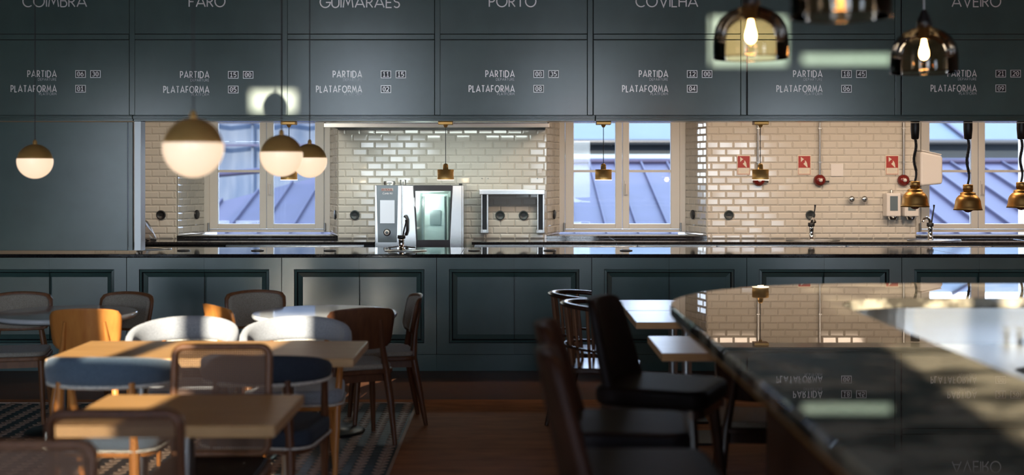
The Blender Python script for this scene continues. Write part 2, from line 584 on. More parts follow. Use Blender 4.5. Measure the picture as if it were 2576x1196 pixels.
# wall behind the camera: tall windows, clerestory openings shaped to throw sun spots
holes = []
for x in WC:
    holes.append((x - .70, x + .70, .12, 3.62))
holes += [(-3.32, -2.93, 5.56, 5.83), (.33, .97, 5.93, 6.42), (1.06, 1.80, 5.94, 6.12),
          (4.1, 4.8, 5.94, 6.12), (-7.0, -6.6, 5.94, 6.12)]
mb = MB(); wall_holes(mb, RX0, RX1, 0, CEIL, YB - .4, YB, holes)
wf = struct('wall_front', mb, M['wallroom'])
for k, x in enumerate(WC):
    w = MB()
    y0, y1 = YB - .12, YB - .04
    w.box(x - .70, x - .64, y0, y1, .12, 3.62).box(x + .64, x + .70, y0, y1, .12, 3.62)
    w.box(x - .70, x + .70, y0, y1, .12, .20).box(x - .70, x + .70, y0, y1, 3.54, 3.62)
    w.box(x - .04, x + .09, y0, y1, .20, 3.54)
    w.box(x - .64, x + .64, y0, y1, 2.75, 2.915)  # unseen transom, set to shade the near blue chair's back from the sun
    wo = struct('window_%d' % (k + 4), w, M['window_paint'])
    P('glass_pane', MB().box(x - .64, x - .04, y0 + .035, y0 + .039, .20, 2.75).box(x + .09, x + .64, y0 + .035, y0 + .039, .20, 2.75)
      .box(x - .64, x - .04, y0 + .035, y0 + .039, 2.915, 3.54).box(x + .09, x + .64, y0 + .035, y0 + .039, 2.915, 3.54), M['glass'], wo)
def side_wall(name, x0, x1, n0):
    m = MB()
    wall_holes(m, YB - .4, 13.4, 0, CEIL, x0, x1, [(y - .95, y + .95, .9, 3.7) for y in SW])
    m.v = [(b, a, c) for a, b, c in m.v]
    m.f = [f[::-1] for f in m.f]
    struct(name, m, M['wallroom'])
    xc = (x0 + x1) / 2
    for k, y in enumerate(SW):
        w = MB()
        for a, b, c, d in ((y - .95, y - .88, .9, 3.7), (y + .88, y + .95, .9, 3.7), (y - .88, y + .88, .9, .97), (y - .88, y + .88, 3.63, 3.7), (y - .04, y + .04, .97, 3.63), (y - .88, y - .04, 2.8, 2.87), (y + .04, y + .88, 2.8, 2.87)):
            w.box(xc - .04, xc + .04, a, b, c, d)
        struct('window_%d' % (n0 + k), w, M['window_paint'])
side_wall('wall_left', RX0 - .2, RX0, 8)
side_wall('wall_right', RX1, RX1 + .2, 9)
struct('ceiling', MB().box(RX0 - .2, RX1 + .2, YB - .4, 13.9, CEIL, CEIL + .2), M['ceil'])
# blinds added out of view over three windows to darken their reflections
for x, zb, lab in ((WC[0], 2.6, 'added light-blocking brown blind behind the camera at the far left'), (WC[2], 3.32, 'added light-blocking brown blind on the window behind the bar side'), (WC[3], 2.98, 'added light-blocking brown blind behind the camera at the far right')):
    t = T('added_blind', lab, 'blind', (x, YB + .03, 0), 0, 'added light-blocking blinds on the street windows')
    P('fabric', MB().box(-.72, .72, 0, .004, zb, 3.70), M['blind'], t)
    P('tube', MB().tube([(-.74, .01, 3.72), (.74, .01, 3.72)], .03, 12), M['metal_black'], t)
    P('bottom_bar', MB().box(-.72, .72, -.008, .012, zb - .02, zb), M['metal_black'], t)
# wall over the serving counter (carries the teal panels) and kitchen ceiling
struct('wall_upper', MB().box(RX0, RX1, 10.12, 10.36, 1.985, CEIL), M['dark_edge'])
struct('ceiling', MB().box(RX0, RX1, 10.36, 12.8, 2.60, 2.70), M['plaster'])

# ------------------------------------------------------------------ kitchen back wall: piers, reveals, tiles
ZS = .9265            # sill height
def tile_mesh(w, h):
    b = .011; d = .0065
    m = MB()
    m.add([(0, 0, 0), (w, 0, 0), (w, 0, h), (0, 0, h), (b, -d, b), (w - b, -d, b), (w - b, -d, h - b), (b, -d, h - b)],
          [(4, 5, 6, 7), (0, 1, 5, 4), (1, 2, 6, 5), (2, 3, 7, 6), (3, 0, 4, 7)])
    return m.mesh('tile', M['tile'])
TW, TH, GP = .1485, .0715, .003
tile_full = tile_mesh(TW - GP, TH - GP)
cache = {}
def tiles_on(parent, x0, x1, z0, z1, origin, ang, off=0, skip=None):
    """tile courses on a plane that starts at origin and runs at angle ang in plan"""
    r = 0; z = z1 - TH
    high = MB()
    ca, sa = math.cos(ang), math.sin(ang)
    while z > z0 - TH + .012:
        zz = max(z, z0)
        hh = z + TH - zz
        x = x0 - (TW * (.5 if r % 2 else 0) + off) % TW
        while x < x1 - .004:
            a = max(x, x0); b = min(x + TW, x1)
            if b - a > .012:
                w = round(b - a, 4); h = round(hh, 4)
                if z > 2.09 and ang == 0:
                    q = .011
                    A = (a + GP / 2, zz + GP / 2, b - GP / 2, zz + hh - GP / 2)
                    if A[2] - A[0] > .025:
                        X = lambda u, v, d: (origin[0] + u, origin[1] - .001 - d, v)
                        high.add([X(A[0], A[1], 0), X(A[2], A[1], 0), X(A[2], A[3], 0), X(A[0], A[3], 0), X(A[0] + q, A[1] + q, .009), X(A[2] - q, A[1] + q, .009), X(A[2] - q, A[3] - q, .009), X(A[0] + q, A[3] - q, .009)],
                                 [(4, 5, 6, 7), (0, 1, 5, 4), (1, 2, 6, 5), (2, 3, 7, 6), (3, 0, 4, 7)])
                    x += TW
                    continue
                if w > TW - .001 and h > TH - .001:
                    me = tile_full
                else:
                    key = (w, h)
                    if key not in cache:
                        cache[key] = tile_mesh(max(w - GP, .006), max(h - GP, .006)) if w > .03 and h > .03 else \
                            MB().box(0, w - GP, -.006, 0, 0, h - GP).mesh('tile', M['tile'])
                    me = cache[key]
                o = link('tile', me, parent, (origin[0] + (a + GP / 2) * ca, origin[1] + (a + GP / 2) * sa - .001, zz + GP / 2),
                         (random.gauss(0, .0075), random.gauss(0, .001), ang + random.gauss(0, .006)))
            x += TW
        z -= TH; r += 1
    if high.v:
        P('tile_courses', high, M['tile'], parent, kind='stuff')
KY = 12.8
piers = [(-4.35, -3.372, 'left'), (-1.752, .348, 'centre'), (1.96, 4.064, 'right')]
ZT = 2.092
for a, b, nm in piers:
    w = struct('wall_back', MB().box(a, b, KY + .002, 13.9, 0, 2.7), M['grout'])
    t0 = max(a, -4.2)
    tiles_on(w, t0, b, .90, ZT + 5 * TH, (0, KY, 0), 0, {'left': .02, 'centre': .075, 'right': .03}[nm])
struct('wall_back', MB().box(RX0, -4.35, KY + .002, 13.9, 0, 2.7), M['plaster'])
struct('wall_back', MB().box(5.676, RX1, KY + .002, 13.9, 0, 2.7), M['plaster'])
for c in KC:
    struct('wall_back', MB().box(c - .81, c + .81, KY + .002, 13.9, 0, .88).box(c - .81, c + .81, KY + .002, 13.9, 2.19, 2.7), M['plaster'])
    struct('wall_back', MB().box(c - .81, c - .661, 13.34, 13.9, .88, 2.19).box(c + .661, c + .81, 13.34, 13.9, .88, 2.19), M['plaster'])
for i, c in enumerate(KC):
    # splayed reveals
    for sgn in (-1, 1):
        x0 = c + sgn * .808; x1 = c + sgn * .661
        L = math.hypot(x1 - x0, .52)
        if sgn < 0:
            poly = [(x0, KY), (x1, KY + .52), (x0 - .001, KY + .52)]
        else:
            poly = [(x0, KY), (x0 + .001, KY + .52), (x1, KY + .52)]
        rv = struct('wall_reveal', MB().prism([(p[0], p[1] + .006) for p in poly], .93, 2.19), M['grout'])
        if i == 2 and sgn > 0:
            continue
        if sgn < 0:
            tiles_on(rv, 0, L, ZS + .002, ZT + .07, (x0 + .004, KY + .004, 0), math.atan2(.52, x1 - x0), .04)
        else:
            tiles_on(rv, 0, L, ZS + .002, ZT + .07, (x1, KY + .52, 0), math.atan2(-.52, x0 - x1), .06)
    # window
    y = 13.30
    fr = MB()
    fr.box(c - .661, c - .60, y, y + .09, .94, 2.18).box(c + .60, c + .661, y, y + .09, .94, 2.18)
    fr.box(c - .60, c + .60, y, y + .09, .94, .972).box(c - .60, c + .60, y, y + .09, 2.13, 2.18)
    wo = struct('window_%d' % (i + 1), fr, M['window_paint'], bevel=.004)
    for a, b, g0, g1 in ((-.597, -.004, -.509, -.074), (.002, .597, .070, .504)):
        s = MB()
        yy = y - .018
        s.box(c + a, c + g0, yy, yy + .06, .975, 2.127).box(c + g1, c + b, yy, yy + .06, .975, 2.127)
        s.box(c + g0, c + g1, yy, yy + .06, .975, 1.029).box(c + g0, c + g1, yy, yy + .06, 2.083, 2.127)
        sh = P('sash', s, M['window_paint'], wo, bevel=.005)
        P('muntin', MB().box(c + g0, c + g1, yy + .01, yy + .05, 1.567, 1.592), M['window_paint'], sh)
        P('glass_pane', MB().box(c + g0, c + g1, yy + .028, yy + .032, 1.029, 1.567), M['glass'], sh)
        P('glass_pane', MB().box(c + g0, c + g1, yy + .028, yy + .032, 1.592, 2.083), M['glass'], sh)
    P('handle', MB().box(c + .02, c + .05, y - .03, y - .018, 1.33, 1.48).tube([(c + .035, y - .018, 1.44), (c + .035, y - .06, 1.44), (c + .035, y - .06, 1.34)], .009), M['white'], wo)
    for xx in (-.607, .607):
        P('hinge', MB().lathe([(.011, 0), (.011, .085)], 10, (c + xx, y - .022, .955)), M['steel_d'], wo)
    # stone sill
    P_ = MB().prism([(c - .806, KY - .012), (c + .806, KY - .012), (c + .806, KY + .02), (c + .665, KY + .50), (c - .665, KY + .50), (c - .806, KY + .02)], .9015, ZS)
    tag(P('window_sill', P_, M['granite']), ['black stone sill under the left kitchen window', 'black stone sill under the middle kitchen window',
        'black stone sill under the right kitchen window, behind the heat lamps'][i], 'sill')

# ------------------------------------------------------------------ upper teal panels
PW = 1.2188
UY = 10.10
def upx(px):
    return (px - 1288) * UY / F
def upz(py, y=UY):
    return CZ - (py - 435) * y / F
cols = [(-46, 'COIMBRA', 58, 218, '06', '30', '01', 0), (338, 'FARO', 476, 566, '15', '00', '05', 2), (722, 'GUIMARAES', 805, 1005, '11', '15', '02', 1),
        (1106, 'PORTO', 1231, 1348, '08', '35', '08', 0), (1492, 'COVILHA', 1600, 1755, '12', '00', '04', 0), (1880, '', 0, 0, '18', '45', '06', 0),
        (2268, 'AVEIRO', 2395, 2517, '21', '20', '09', -1), (2654, '', 0, 0, '', '', '', 0), (-432, '', 0, 0, '', '', '', 0)]
nice = {'COIMBRA': 'COIMBRA', 'FARO': 'FARO', 'GUIMARAES': 'GUIMARAES', 'PORTO': 'PORTO', 'COVILHA': 'COVILHA', 'AVEIRO': 'AVEIRO'}
for px, city, c0, c1, h1, m1, pl, dy in cols:
    x0 = upx(px); x1 = upx(px + 386)
    if city:
        lab = 'dark teal wall panel unit lettered %s with departure time %s %s' % (city, h1, m1)
    elif h1:
        lab = 'dark teal wall panel unit with departure time 18 45 and platform 06'
    else:
        lab = 'plain dark teal wall panel unit at the %s end of the sign wall' % ('right' if px > 0 else 'left')
    t = T('sign_panel_unit', lab, 'wall panel', (x0, UY, upz(290)), 0, 'teal sign panels over the counter')
    def LX(p):
        return upx(p) - x0
    Z0 = upz(290)
    w = x1 - x0
    post = .045
    P('panel', MB().box(.004, w - post - .003, 0, .018, 0, upz(101) - Z0), M['teal'], t, bevel=.0015)
    P('panel', MB().box(.004, w - post - .003, 0, .018, upz(85) - Z0, upz(85) - Z0 + .62), M['teal'], t, bevel=.0015)
    P('panel', MB().box(.004, w - post - .003, 0, .018, upz(85) - Z0 + .68, CEIL - Z0 - .02), M['teal'], t, bevel=.0015)
    P('rail', MB().box(.004, w - post - .003, -.006, .018, upz(99.5) - Z0, upz(86.5) - Z0), M['teal'], t, bevel=.003)
    P('rail', MB().box(.004, w - post - .003, -.006, .018, upz(85) - Z0 + .625, upz(85) - Z0 + .675), M['teal'], t, bevel=.003)
    P('post', MB().box(w - post, w - .002, -.004, .018, 0, CEIL - Z0 - .02), M['teal'], t, bevel=.003)
    YL = -.0022
    if city:
        m = MB()
        text(m, city, LX(c0), upz(17 + (2 if dy == 1 else 0)) - Z0, (c1 - c0) * UY / F, .088, YL, .115, .20)
        if city in ('GUIMARAES', 'COVILHA'):
            idx = 5 if city == 'GUIMARAES' else 6
            gp = .20
            sxx = (c1 - c0) * UY / F / text_w(city, gp)
            cur = sum(G[c][0] for c in city[:idx]) + gp * idx
            xm = LX(c0) + (cur + .44) * sxx
            zt = upz(17) - Z0 + .098
            ribbon(m, [((k - 4) * .007, .006 * math.sin(k * PI / 4)) for k in range(9)], .008, lambda a, b: (xm + a, YL, zt + b))
        P('lettering', m, M['letter'], t)
    if h1:
        xr = LX(px + 188)
        m = MB()
        text(m, 'PARTIDA', xr, upz(194 + dy) - Z0, 72 * UY / F, .050, YL, .155, .36, 'r')
        P('lettering', m, M['letter'], t)
        m = MB()
        text(m, 'PLATAFORMA', xr, upz(231.5 + dy) - Z0, 114 * UY / F, .050, YL, .155, .36, 'r')
        P('lettering', m, M['letter'], t)
        m = MB()
        text(m, 'DEPARTURE', xr, upz(203 + dy) - Z0, 46 * UY / F, .0195, YL, .16, .32, 'r')
        P('lettering', m, M['letter_dim'], t)
        m = MB()
        text(m, 'PLATFORM', xr, upz(239.5 + dy) - Z0, 43 * UY / F, .0195, YL, .16, .32, 'r')
        P('lettering', m, M['letter_dim'], t)
        for num, pa, ya in ((h1, 236, 177), (m1, 273.5, 177), (pl, 236, 214)):
            xa = LX(px + pa); xb = LX(px + pa + 26); za = upz(ya + 19 + dy) - Z0; zb = upz(ya + dy) - Z0
            np_ = P('number_plate', MB().box(xa, xb, -.005, 0, za, zb), M['letter'], t)
            b = .0055
            P('number_face', MB().box(xa + b, xb - b, -.006, -.004, za + b, zb - b), M['plate_black'], np_)
            m = MB()
            text(m, num, xa + .017, za + .0135, xb - xa - .034, zb - za - .027, -.0075, .19, .24)
            P('digits', m, M['letter'], np_)
# beam under the panels
for k in range(5):
    a = upx(338) + (k - 2) * 3.66; b = a + 3.656
    bm = MB().box(a, b, 10.06, 10.36, upz(299.5, 10.06), upz(290.5, 10.06)).box(a, b, 10.045, 10.30, upz(294, 10.05) - .006, upz(294, 10.05) + .004)
    bm.box(a, b, 10.075, 10.36, 1.972, upz(299, 10.06))
    o = P('header_beam', bm, M['teal'], bevel=.003)
    tag(o, ['beam length beyond the left edge of the frame', 'beam length from the left edge of the shutter to the second panel post',
            'beam length over the oven side of the opening', 'beam length over the heat lamps', 'beam length past the right edge of the frame'][k], 'beam',)
# shutter that closes the left bay, with its steel end post
sh = T('roller_shutter', 'closed dark teal shutter panel standing on the counter at the left', 'shutter', (-4.35, 10.09, .945))
P('panel', MB().box(-1.6, 1.30, 0, .03, 0, 1.02), M['teal_low'], sh, bevel=.002)
P('end_stile', MB().box(1.308, 1.342, -.004, .03, 0, 1.02), M['teal_low'], sh, bevel=.002)
tag(P('shutter_post', MB().box(-2.995, -2.94, 10.08, 10.20, .945, 1.972), M['steel_d'], bevel=.003), 'steel guide post at the right edge of the shutter', 'post')

# ------------------------------------------------------------------ serving counter
CT = .923
for k in range(4):
    a = -8 + k * 3.9 - .2
    ct = P('counter_top', MB().box(a, min(a + 3.897, RX1), 9.985, 10.90, CT - .026, CT), M['granite'], bevel=.003)
    tag(ct, ['black stone worktop length beyond the left edge of the frame', 'black stone worktop length carrying the shutter and the left grommets',
             'black stone worktop length with the faucet in front of the oven', 'black stone worktop length below the brass heat lamps'][k], 'worktop')
mods = []
for k in range(-3, 5):
    pass
names_c = {-1: 'teal base cabinet at the far left, behind the round table', 0: 'teal base cabinet behind the chair with a tweed back, left of the round marble table',
           1: 'sunlit teal base cabinet behind the round marble table', 2: 'teal base cabinet with both full doors showing, right of the last chair',
           3: 'teal base cabinet behind the hoop-backed chairs, its right door darker', 4: 'teal base cabinet behind the rounded end of the bar',
           5: 'teal base cabinet at the far right behind the bar'}
def frame_prof(mb, x0, x1, z0, z1, open_left, open_right, y):
    """stepped moulding that frames half of the cabinet"""
    # outer bead
    w1 = .012
    def ring(i0, i1, ya, yb, mi=0):
        # ring between inset i0 and i1
        xa0 = x0 + (0 if open_left else i0); xa1 = x0 + (0 if open_left else i1)
        xb0 = x1 - (0 if open_right else i0); xb1 = x1 - (0 if open_right else i1)
        o = [(xa0, ya, z0 + i0), (xb0, ya, z0 + i0), (xb0, ya, z1 - i0), (xa0, ya, z1 - i0)]
        n = [(xa1, yb, z0 + i1), (xb1, yb, z0 + i1), (xb1, yb, z1 - i1), (xa1, yb, z1 - i1)]
        fs = [(0, 1, 5, 4), (2, 3, 7, 6)]
        if not open_right:
            fs.append((1, 2, 6, 5))
        if not open_left:
            fs.append((3, 0, 4, 7))
        mb.add(o + n, fs, False, mi)
    ring(0, .004, y, y + .008, 1)
    ring(.004, .022, y + .008, y + .002)
    ring(.022, .030, y + .002, y + .020, 1)
    ring(.030, .060, y + .020, y + .034)
    ring(.060, .064, y + .034, y + .036)
    i = .064
    xa = x0 + (0 if open_left else i); xb = x1 - (0 if open_right else i)
    mb.add([(xa, y + .036, z0 + i), (xb, y + .036, z0 + i), (xb, y + .036, z1 - i), (xa, y + .036, z1 - i)], [(0, 1, 2, 3)])
def lz_(py, y=10.0):
    return CZ - (py - 435) * y / F
def door_mesh(left):
    """half of a module; local x from 0 to PW/2"""
    m = MB()
    w = PW / 2 - .003
    za, zb = lz_(892), lz_(649)
    f0, f1 = (.095, w) if left else (0, w - .095)
    z0, z1 = lz_(864), lz_(678)
    y = 0
    # flat surround
    def q(a, b, c, d):
        m.add([(a, y, c), (b, y, c), (b, y, d), (a, y, d)], [(0, 1, 2, 3)])
    if left:
        q(0, f0, za, zb)
    else:
        q(f1, w, za, zb)
    q(f0, f1, za, z0); q(f0, f1, z1, zb)
    m.add([(0, 0, za), (0, .05, za), (0, .05, zb), (0, 0, zb), (w, 0, za), (w, .05, za), (w, .05, zb), (w, 0, zb)],
          [(0, 3, 2, 1), (4, 5, 6, 7), (0, 1, 5, 4), (3, 7, 6, 2)])
    frame_prof(m, f0, f1, z0, z1, not left, left, 0)
    return m
dL = door_mesh(True).mesh('cabinet_door', [M['teal_low'], M['dark_edge']])
dR = door_mesh(False).mesh('cabinet_door', [M['teal_low'], M['dark_edge']])
for k in range(-2, 7):
    x0 = -3.031 + PW * k
    if x0 > RX1 - PW:
        continue
    t = T('base_cabinet', names_c[k] if k in names_c else ('teal base cabinet beyond the left edge of the frame' if k < 0 else 'teal base cabinet beyond the right edge of the frame'), 'cabinet', (x0, 10.0, 0), 0, 'teal base cabinets under the serving counter')
    P('carcass', MB().box(.001, PW - .001, .055, .80, .13, CT - .027).box(.001, PW - .001, .05, .80, .10, .13), M['dark_edge'], t)
    P('plinth', MB().box(0, PW, .012, .06, .0, .131), M['teal_low'], t, bevel=.002)
    link('cabinet_door', dL, t, (.0035, 0, 0))
    link('cabinet_door', dR, t, (PW / 2 + .0015, -.004 if k == 3 else 0, 0))
# right bay: small fittings set in the counter top
for i, px in enumerate((462, 648, 830, 1193, 1383, 1575)):
    D = 10.42; x = (px - 1288) * D / F
    o = P('cable_grommet', MB().lathe([(.052, 0), (.052, .006), (.046, .009), (.040, .006), (.001, .006)], 20, (x, D, CT)), M['black'])
    tag(o, ['black round grommet in the counter near the shutter post', 'black round grommet in the counter in front of the left window', 'black round grommet in the counter left of the oven',
            'black round grommet in the counter right of the oven', 'black round grommet in the counter below the steel shelf', 'black round grommet in the counter below the middle window'][i], 'grommet')

# ------------------------------------------------------------------ back worktop and under-counter units
segs = [(-4.3, -1.32), (-.385, 1.0), (1.003, 5.0), (5.003, 6.9)]
for i, (a, b) in enumerate(segs):
    o = P('back_worktop', MB().box(a, b, 12.16, 12.795, .874, .900), M['granite'], bevel=.003)
    tag(o, ['black stone back worktop left of the oven', 'black stone back worktop right of the oven under the steel shelf', 'black stone back worktop under the middle window and fire signs',
            'black stone back worktop beyond the right window'][i], 'worktop')
units = [(-4.3, -2.75, 'dark'), (-2.745, -1.42, 'steel'), (-.36, .30, 'steel'), (.305, 1.20, 'steel'), (1.205, 1.96, 'steel'), (1.965, 3.2, 'steel'), (3.205, 4.6, 'steel'), (4.605, 6.9, 'steel')]
ulab = ['dark under-counter unit behind the shutter end', 'steel under-counter fridge under the left window', 'steel under-counter fridge just right of the oven', 'steel under-counter fridge below the steel shelf end',
        'steel under-counter fridge under the middle window', 'steel under-counter fridge under the first fire sign', 'steel under-counter fridge below the back faucet', 'steel under-counter fridge below the right window']
for i, (a, b, k) in enumerate(units):
    m_ = M['steel'] if k == 'steel' else M['metal_black']
    t = T('under_counter_fridge', ulab[i], 'fridge', (a, 12.19, 0), 0, 'units under the back worktop')
    P('body', MB().box(0, b - a, 0, .58, .10, .872), m_, t)
    P('plinth', MB().box(.02, b - a - .02, .03, .55, 0, .10), M['metal_black'], t)
    P('door', MB().box(.01, b - a - .01, -.02, 0, .16, .858), m_, t, bevel=.003)
    P('handle', MB().box(.05, b - a - .05, -.036, -.018, .815, .825), M['steel_d'], t)
fl = T('filler_panel', 'dark filler at the left side of the oven', 'panel', (-1.37, 12.2, 0))
P('body', MB().box(-.045, .045, 0, .5, 0, .873), M['metal_black'], fl)

# ------------------------------------------------------------------ combi oven on its stand
ov = T('combi_oven', 'stainless steel combi oven with a glass door and grey control panel', 'oven', (-.875, 12.0, 0))
OW = .42
def ox(px):
    return (px - 1288) * 12.0 / F + .875
def oz(py):
    return CZ - (py - 435) * 12.0 / F
b = MB()
b.box(-OW, ox(1043) - .005, .02, .78, .62, oz(466)).box(ox(1136), OW, .02, .78, .62, oz(466))
b.box(ox(1043) - .005, ox(1136), .40, .78, .62, oz(466)).box(ox(1043) - .005, ox(1136), .02, .40, .62, .80).box(ox(1043) - .005, ox(1136), .02, .40, oz(474), oz(466))
P('body', b, M['steel'], ov, bevel=.004)
P('stand', MB().box(-.40, -.36, .05, .75, 0, .62).box(.36, .40, .05, .75, 0, .62).box(-.4, .4, .05, .75, .55, .615).box(-.4, .4, .1, .7, .15, .18), M['steel_d'], ov)
P('front_panel', MB().box(-OW + .002, ox(1010), 0, .022, .60, oz(467)), M['steel'], ov, bevel=.003)
# control panel: tapered grey glass
cp = P('control_panel', MB().prism([(ox(951), oz(610)), (ox(998), oz(610)), (ox(1001.5), oz(467)), (ox(947), oz(467))], 0, .012,
       tf=lambda x, y, z: (x, -z, y)), M['panelgrey'], ov)
P('touch_screen', MB().box(ox(956.5), ox(993), -.0145, -.011, oz(562), oz(504)), M['screen'], cp)
P('nameplate', MB().box(ox(960), ox(989.5), -.0145, -.011, oz(481), oz(474)), M['white'], cp)
m = MB(); text(m, 'RATIONAL', ox(961), oz(480), 27.5 * 12 / F, 5 * 12 / F, -.0155, .17, .22); P('lettering', m, M['red'], cp)
m = MB(); text(m, 'iCombi', ox(963), oz(489), 15 * 12 / F, 4.6 * 12 / F, -.0130, .15, .22); text(m, 'PRO', ox(981), oz(489), 6.5 * 12 / F, 4 * 12 / F, -.0130, .12, .22); P('lettering', m, M['letter'], cp)
kx, kz = ox(974), oz(585)
def ylathe(mb, prof, c, n=24, mi=0):
    """revolve (r, d) about the -y axis at c; d grows towards the camera"""
    k = len(mb.v)
    mb.lathe(prof, n, (0, 0, 0), True, mi)
    for i in range(k, len(mb.v)):
        x, y, z = mb.v[i]
        mb.v[i] = (c[0] + x, c[1] - z, c[2] + y)
    return mb
kn = P('dial_knob', ylathe(MB(), [(.034, .012), (.034, .018), (.030, .034), (.026, .036)], (kx, 0, kz)), M['black'], cp)
P('dial_ring', ylathe(MB(), [(.024, .0355), (.024, .0375), (.015, .0375)], (kx, 0, kz)), M['white'], kn)
P('dial_centre', ylathe(MB(), [(.0135, .0376), (.0135, .0385), (.001, .0385)], (kx, 0, kz)), M['panelgrey'], kn)
# door
dr = MB()
dr.prism([(ox(1013), .56), (ox(1048), .56), (ox(1048), oz(604)), (ox(1040), oz(467)), (ox(1013), oz(467))], 0, .05, tf=lambda x, y, z: (x, -z + .02, y))
dr.prism([(ox(1132), .56), (ox(1162), .56), (ox(1162), oz(467)), (ox(1139), oz(467)), (ox(1132), oz(604))], 0, .05, tf=lambda x, y, z: (x, -z + .02, y))
P('door_frame', dr, M['steel'], ov, bevel=.003)
P('door_border', MB().prism([(ox(1046), .60), (ox(1133), .60), (ox(1134), oz(604)), (ox(1048), oz(604))], 0, .03, tf=lambda x, y, z: (x, -z + .01, y))
  .prism([(ox(1041.5), oz(481)), (ox(1138), oz(481)), (ox(1138.5), oz(467)), (ox(1041), oz(467))], 0, .03, tf=lambda x, y, z: (x, -z + .01, y))
  .prism([(ox(1048), oz(604)), (ox(1050), oz(604)), (ox(1045), oz(481)), (ox(1041.5), oz(481))], 0, .03, tf=lambda x, y, z: (x, -z + .01, y))
  .prism([(ox(1131), oz(604)), (ox(1133), oz(604)), (ox(1138), oz(481)), (ox(1134), oz(481))], 0, .03, tf=lambda x, y, z: (x, -z + .01, y)), M['plate_black'], ov)
P('door_glass', MB().prism([(ox(1049), oz(604)), (ox(1132), oz(604)), (ox(1137), oz(481)), (ox(1044), oz(481))], 0, .006, tf=lambda x, y, z: (x, -z - .004, y)), M['ovenglass'], ov)
cav = MB()
xa, xb, za, zb, yd = ox(1043), ox(1135), .80, oz(474), .395
cav.add([(xa, .03, za), (xb, .03, za), (xb, .03, zb), (xa, .03, zb), (xa + .05, yd, za + .06), (xb - .05, yd, za + .06), (xb - .05, yd, zb - .06), (xa + .05, yd, zb - .06)],
        [(4, 5, 6, 7), (0, 1, 5, 4), (1, 2, 6, 5), (2, 3, 7, 6), (3, 0, 4, 7)])
P('cavity', cav, M['ovenin'], ov)
d = bpy.data.lights.new('oven_light', 'POINT'); d.energy = 12; d.color = (.93, 1, .97); d.shadow_soft_size = .05
lo = bpy.data.objects.new('oven_light', d); COL.objects.link(lo); lo.location = (-.86, 12.15, 1.28)
P('cavity_rack', MB().box(xa + .06, xa + .07, .1, .36, za + .08, zb - .08).box(xb - .07, xb - .06, .1, .36, za + .08, zb - .08)
  .box(xa + .12, xb - .12, yd - .02, yd - .01, 1.06, 1.20), M['steel_d'], ov)
P('cavity_lamp', MB().box(xa + .08, xb - .08, .2, .25, zb - .075, zb - .07), M['strip'], ov)
P('door_handle', MB().tube([(ox(1019), -.03, oz(545)), (ox(1022), -.075, oz(543)), (ox(1026), -.085, oz(552)), (ox(1026), -.085, oz(580)), (ox(1023), -.075, oz(590)), (ox(1021), -.03, oz(589))], .012, 8), M['black'], ov)
P('exhaust_pipe', MB().lathe([(.052, 0), (.058, .014), (.056, .034), (.048, .036)], 20, (ox(972), .3, oz(466))), M['steel_d'], ov)
P('exhaust_pipe', MB().lathe([(.03, 0), (.03, .045), (.034, .048)], 16, (ox(1007), .3, oz(466))), M['steel_d'], ov)
P('corner_cap', MB().box(ox(1154), ox(1162), .03, .10, oz(466), oz(462)), M['black'], ov)

# ------------------------------------------------------------------ hood
hd = T('extractor_hood', 'stainless extractor hood over the oven', 'hood', (-.702, 11.85, 1.988))
P('canopy', MB().box(-1.05, 1.05, 0, .02, 0, .55).box(-1.05, -1.03, 0, .94, .012, .55).box(1.03, 1.05, 0, .94, .012, .55).box(-1.03, 1.03, .02, .94, .30, .32), M['steel'], hd, bevel=.002)
P('lower_lip', MB().box(-1.05, 1.05, -.012, .03, -.003, .035), M['steel_l'], hd, bevel=.003)
P('filter', MB().box(-1.02, 1.02, .30, .90, .03, .06), M['steel_d'], hd)
P('rear_channel', MB().box(-1.03, 1.03, .80, .94, .002, .028), M['metal_black'], hd)
P('light_strip', MB().box(-.9, .9, .18, .24, .02, .035), M['strip'], hd)
for x, y in KL:
    t = T('ceiling_downlight', 'recessed kitchen ceiling lamp ' + {-3.9: 'over the worktop behind the shutter', -2.2: 'in front of the left window', 1.2: 'in front of the middle window', 2.6: 'in front of the first fire sign', 3.8: 'above the soap dispensers', 5.0: 'in front of the right window'}[x], 'lamp', (x, y, 2.60), 0, 'kitchen ceiling lamps')
    P('trim_ring', MB().box(-.28, .28, -.18, .18, -.012, 0), M['white'], t)
    P('diffuser', MB().box(-.25, .25, -.15, .15, -.016, -.012), M['warmglow'], t)

# ------------------------------------------------------------------ steel wall shelf
def kx_(px, D=KY):
    return (px - 1288) * D / F
def kz_(py, D=KY):
    return CZ - (py - 435) * D / F
sf = T('wall_shelf', 'stainless wall shelf on two slotted brackets right of the oven', 'shelf', (kx_(1288, 12.6), KY, 0))
P('shelf_board', MB().box(kx_(1205, 12.5), kx_(1371, 12.5), -.20, -.012, kz_(490, 12.5), kz_(478, 12.5)), M['steel'], sf, bevel=.003)
for a, b in ((1210, 1228), (1352, 1370)):
    P('bracket', MB().box(kx_(a, 12.6), kx_(a + 3, 12.6), -.10, -.012, kz_(586, 12.6), kz_(490, 12.6)).box(kx_(b - 4, 12.6), kx_(b, 12.6), -.10, -.012, kz_(586, 12.6), kz_(490, 12.6))
      .box(kx_(a - 2, 12.6), kx_(b + 1, 12.6), -.06, -.012, kz_(588, 12.6), kz_(580, 12.6)), M['steel'], sf, bevel=.002)
    P('bracket_slot', MB().box(kx_(a + 3, 12.6), kx_(b - 4, 12.6), -.04, -.012, kz_(580, 12.6), kz_(490, 12.6)), M['black'], sf)

def on_wall(name, mb, m, px, py, label, cat, group=None, y=KY):
    pass
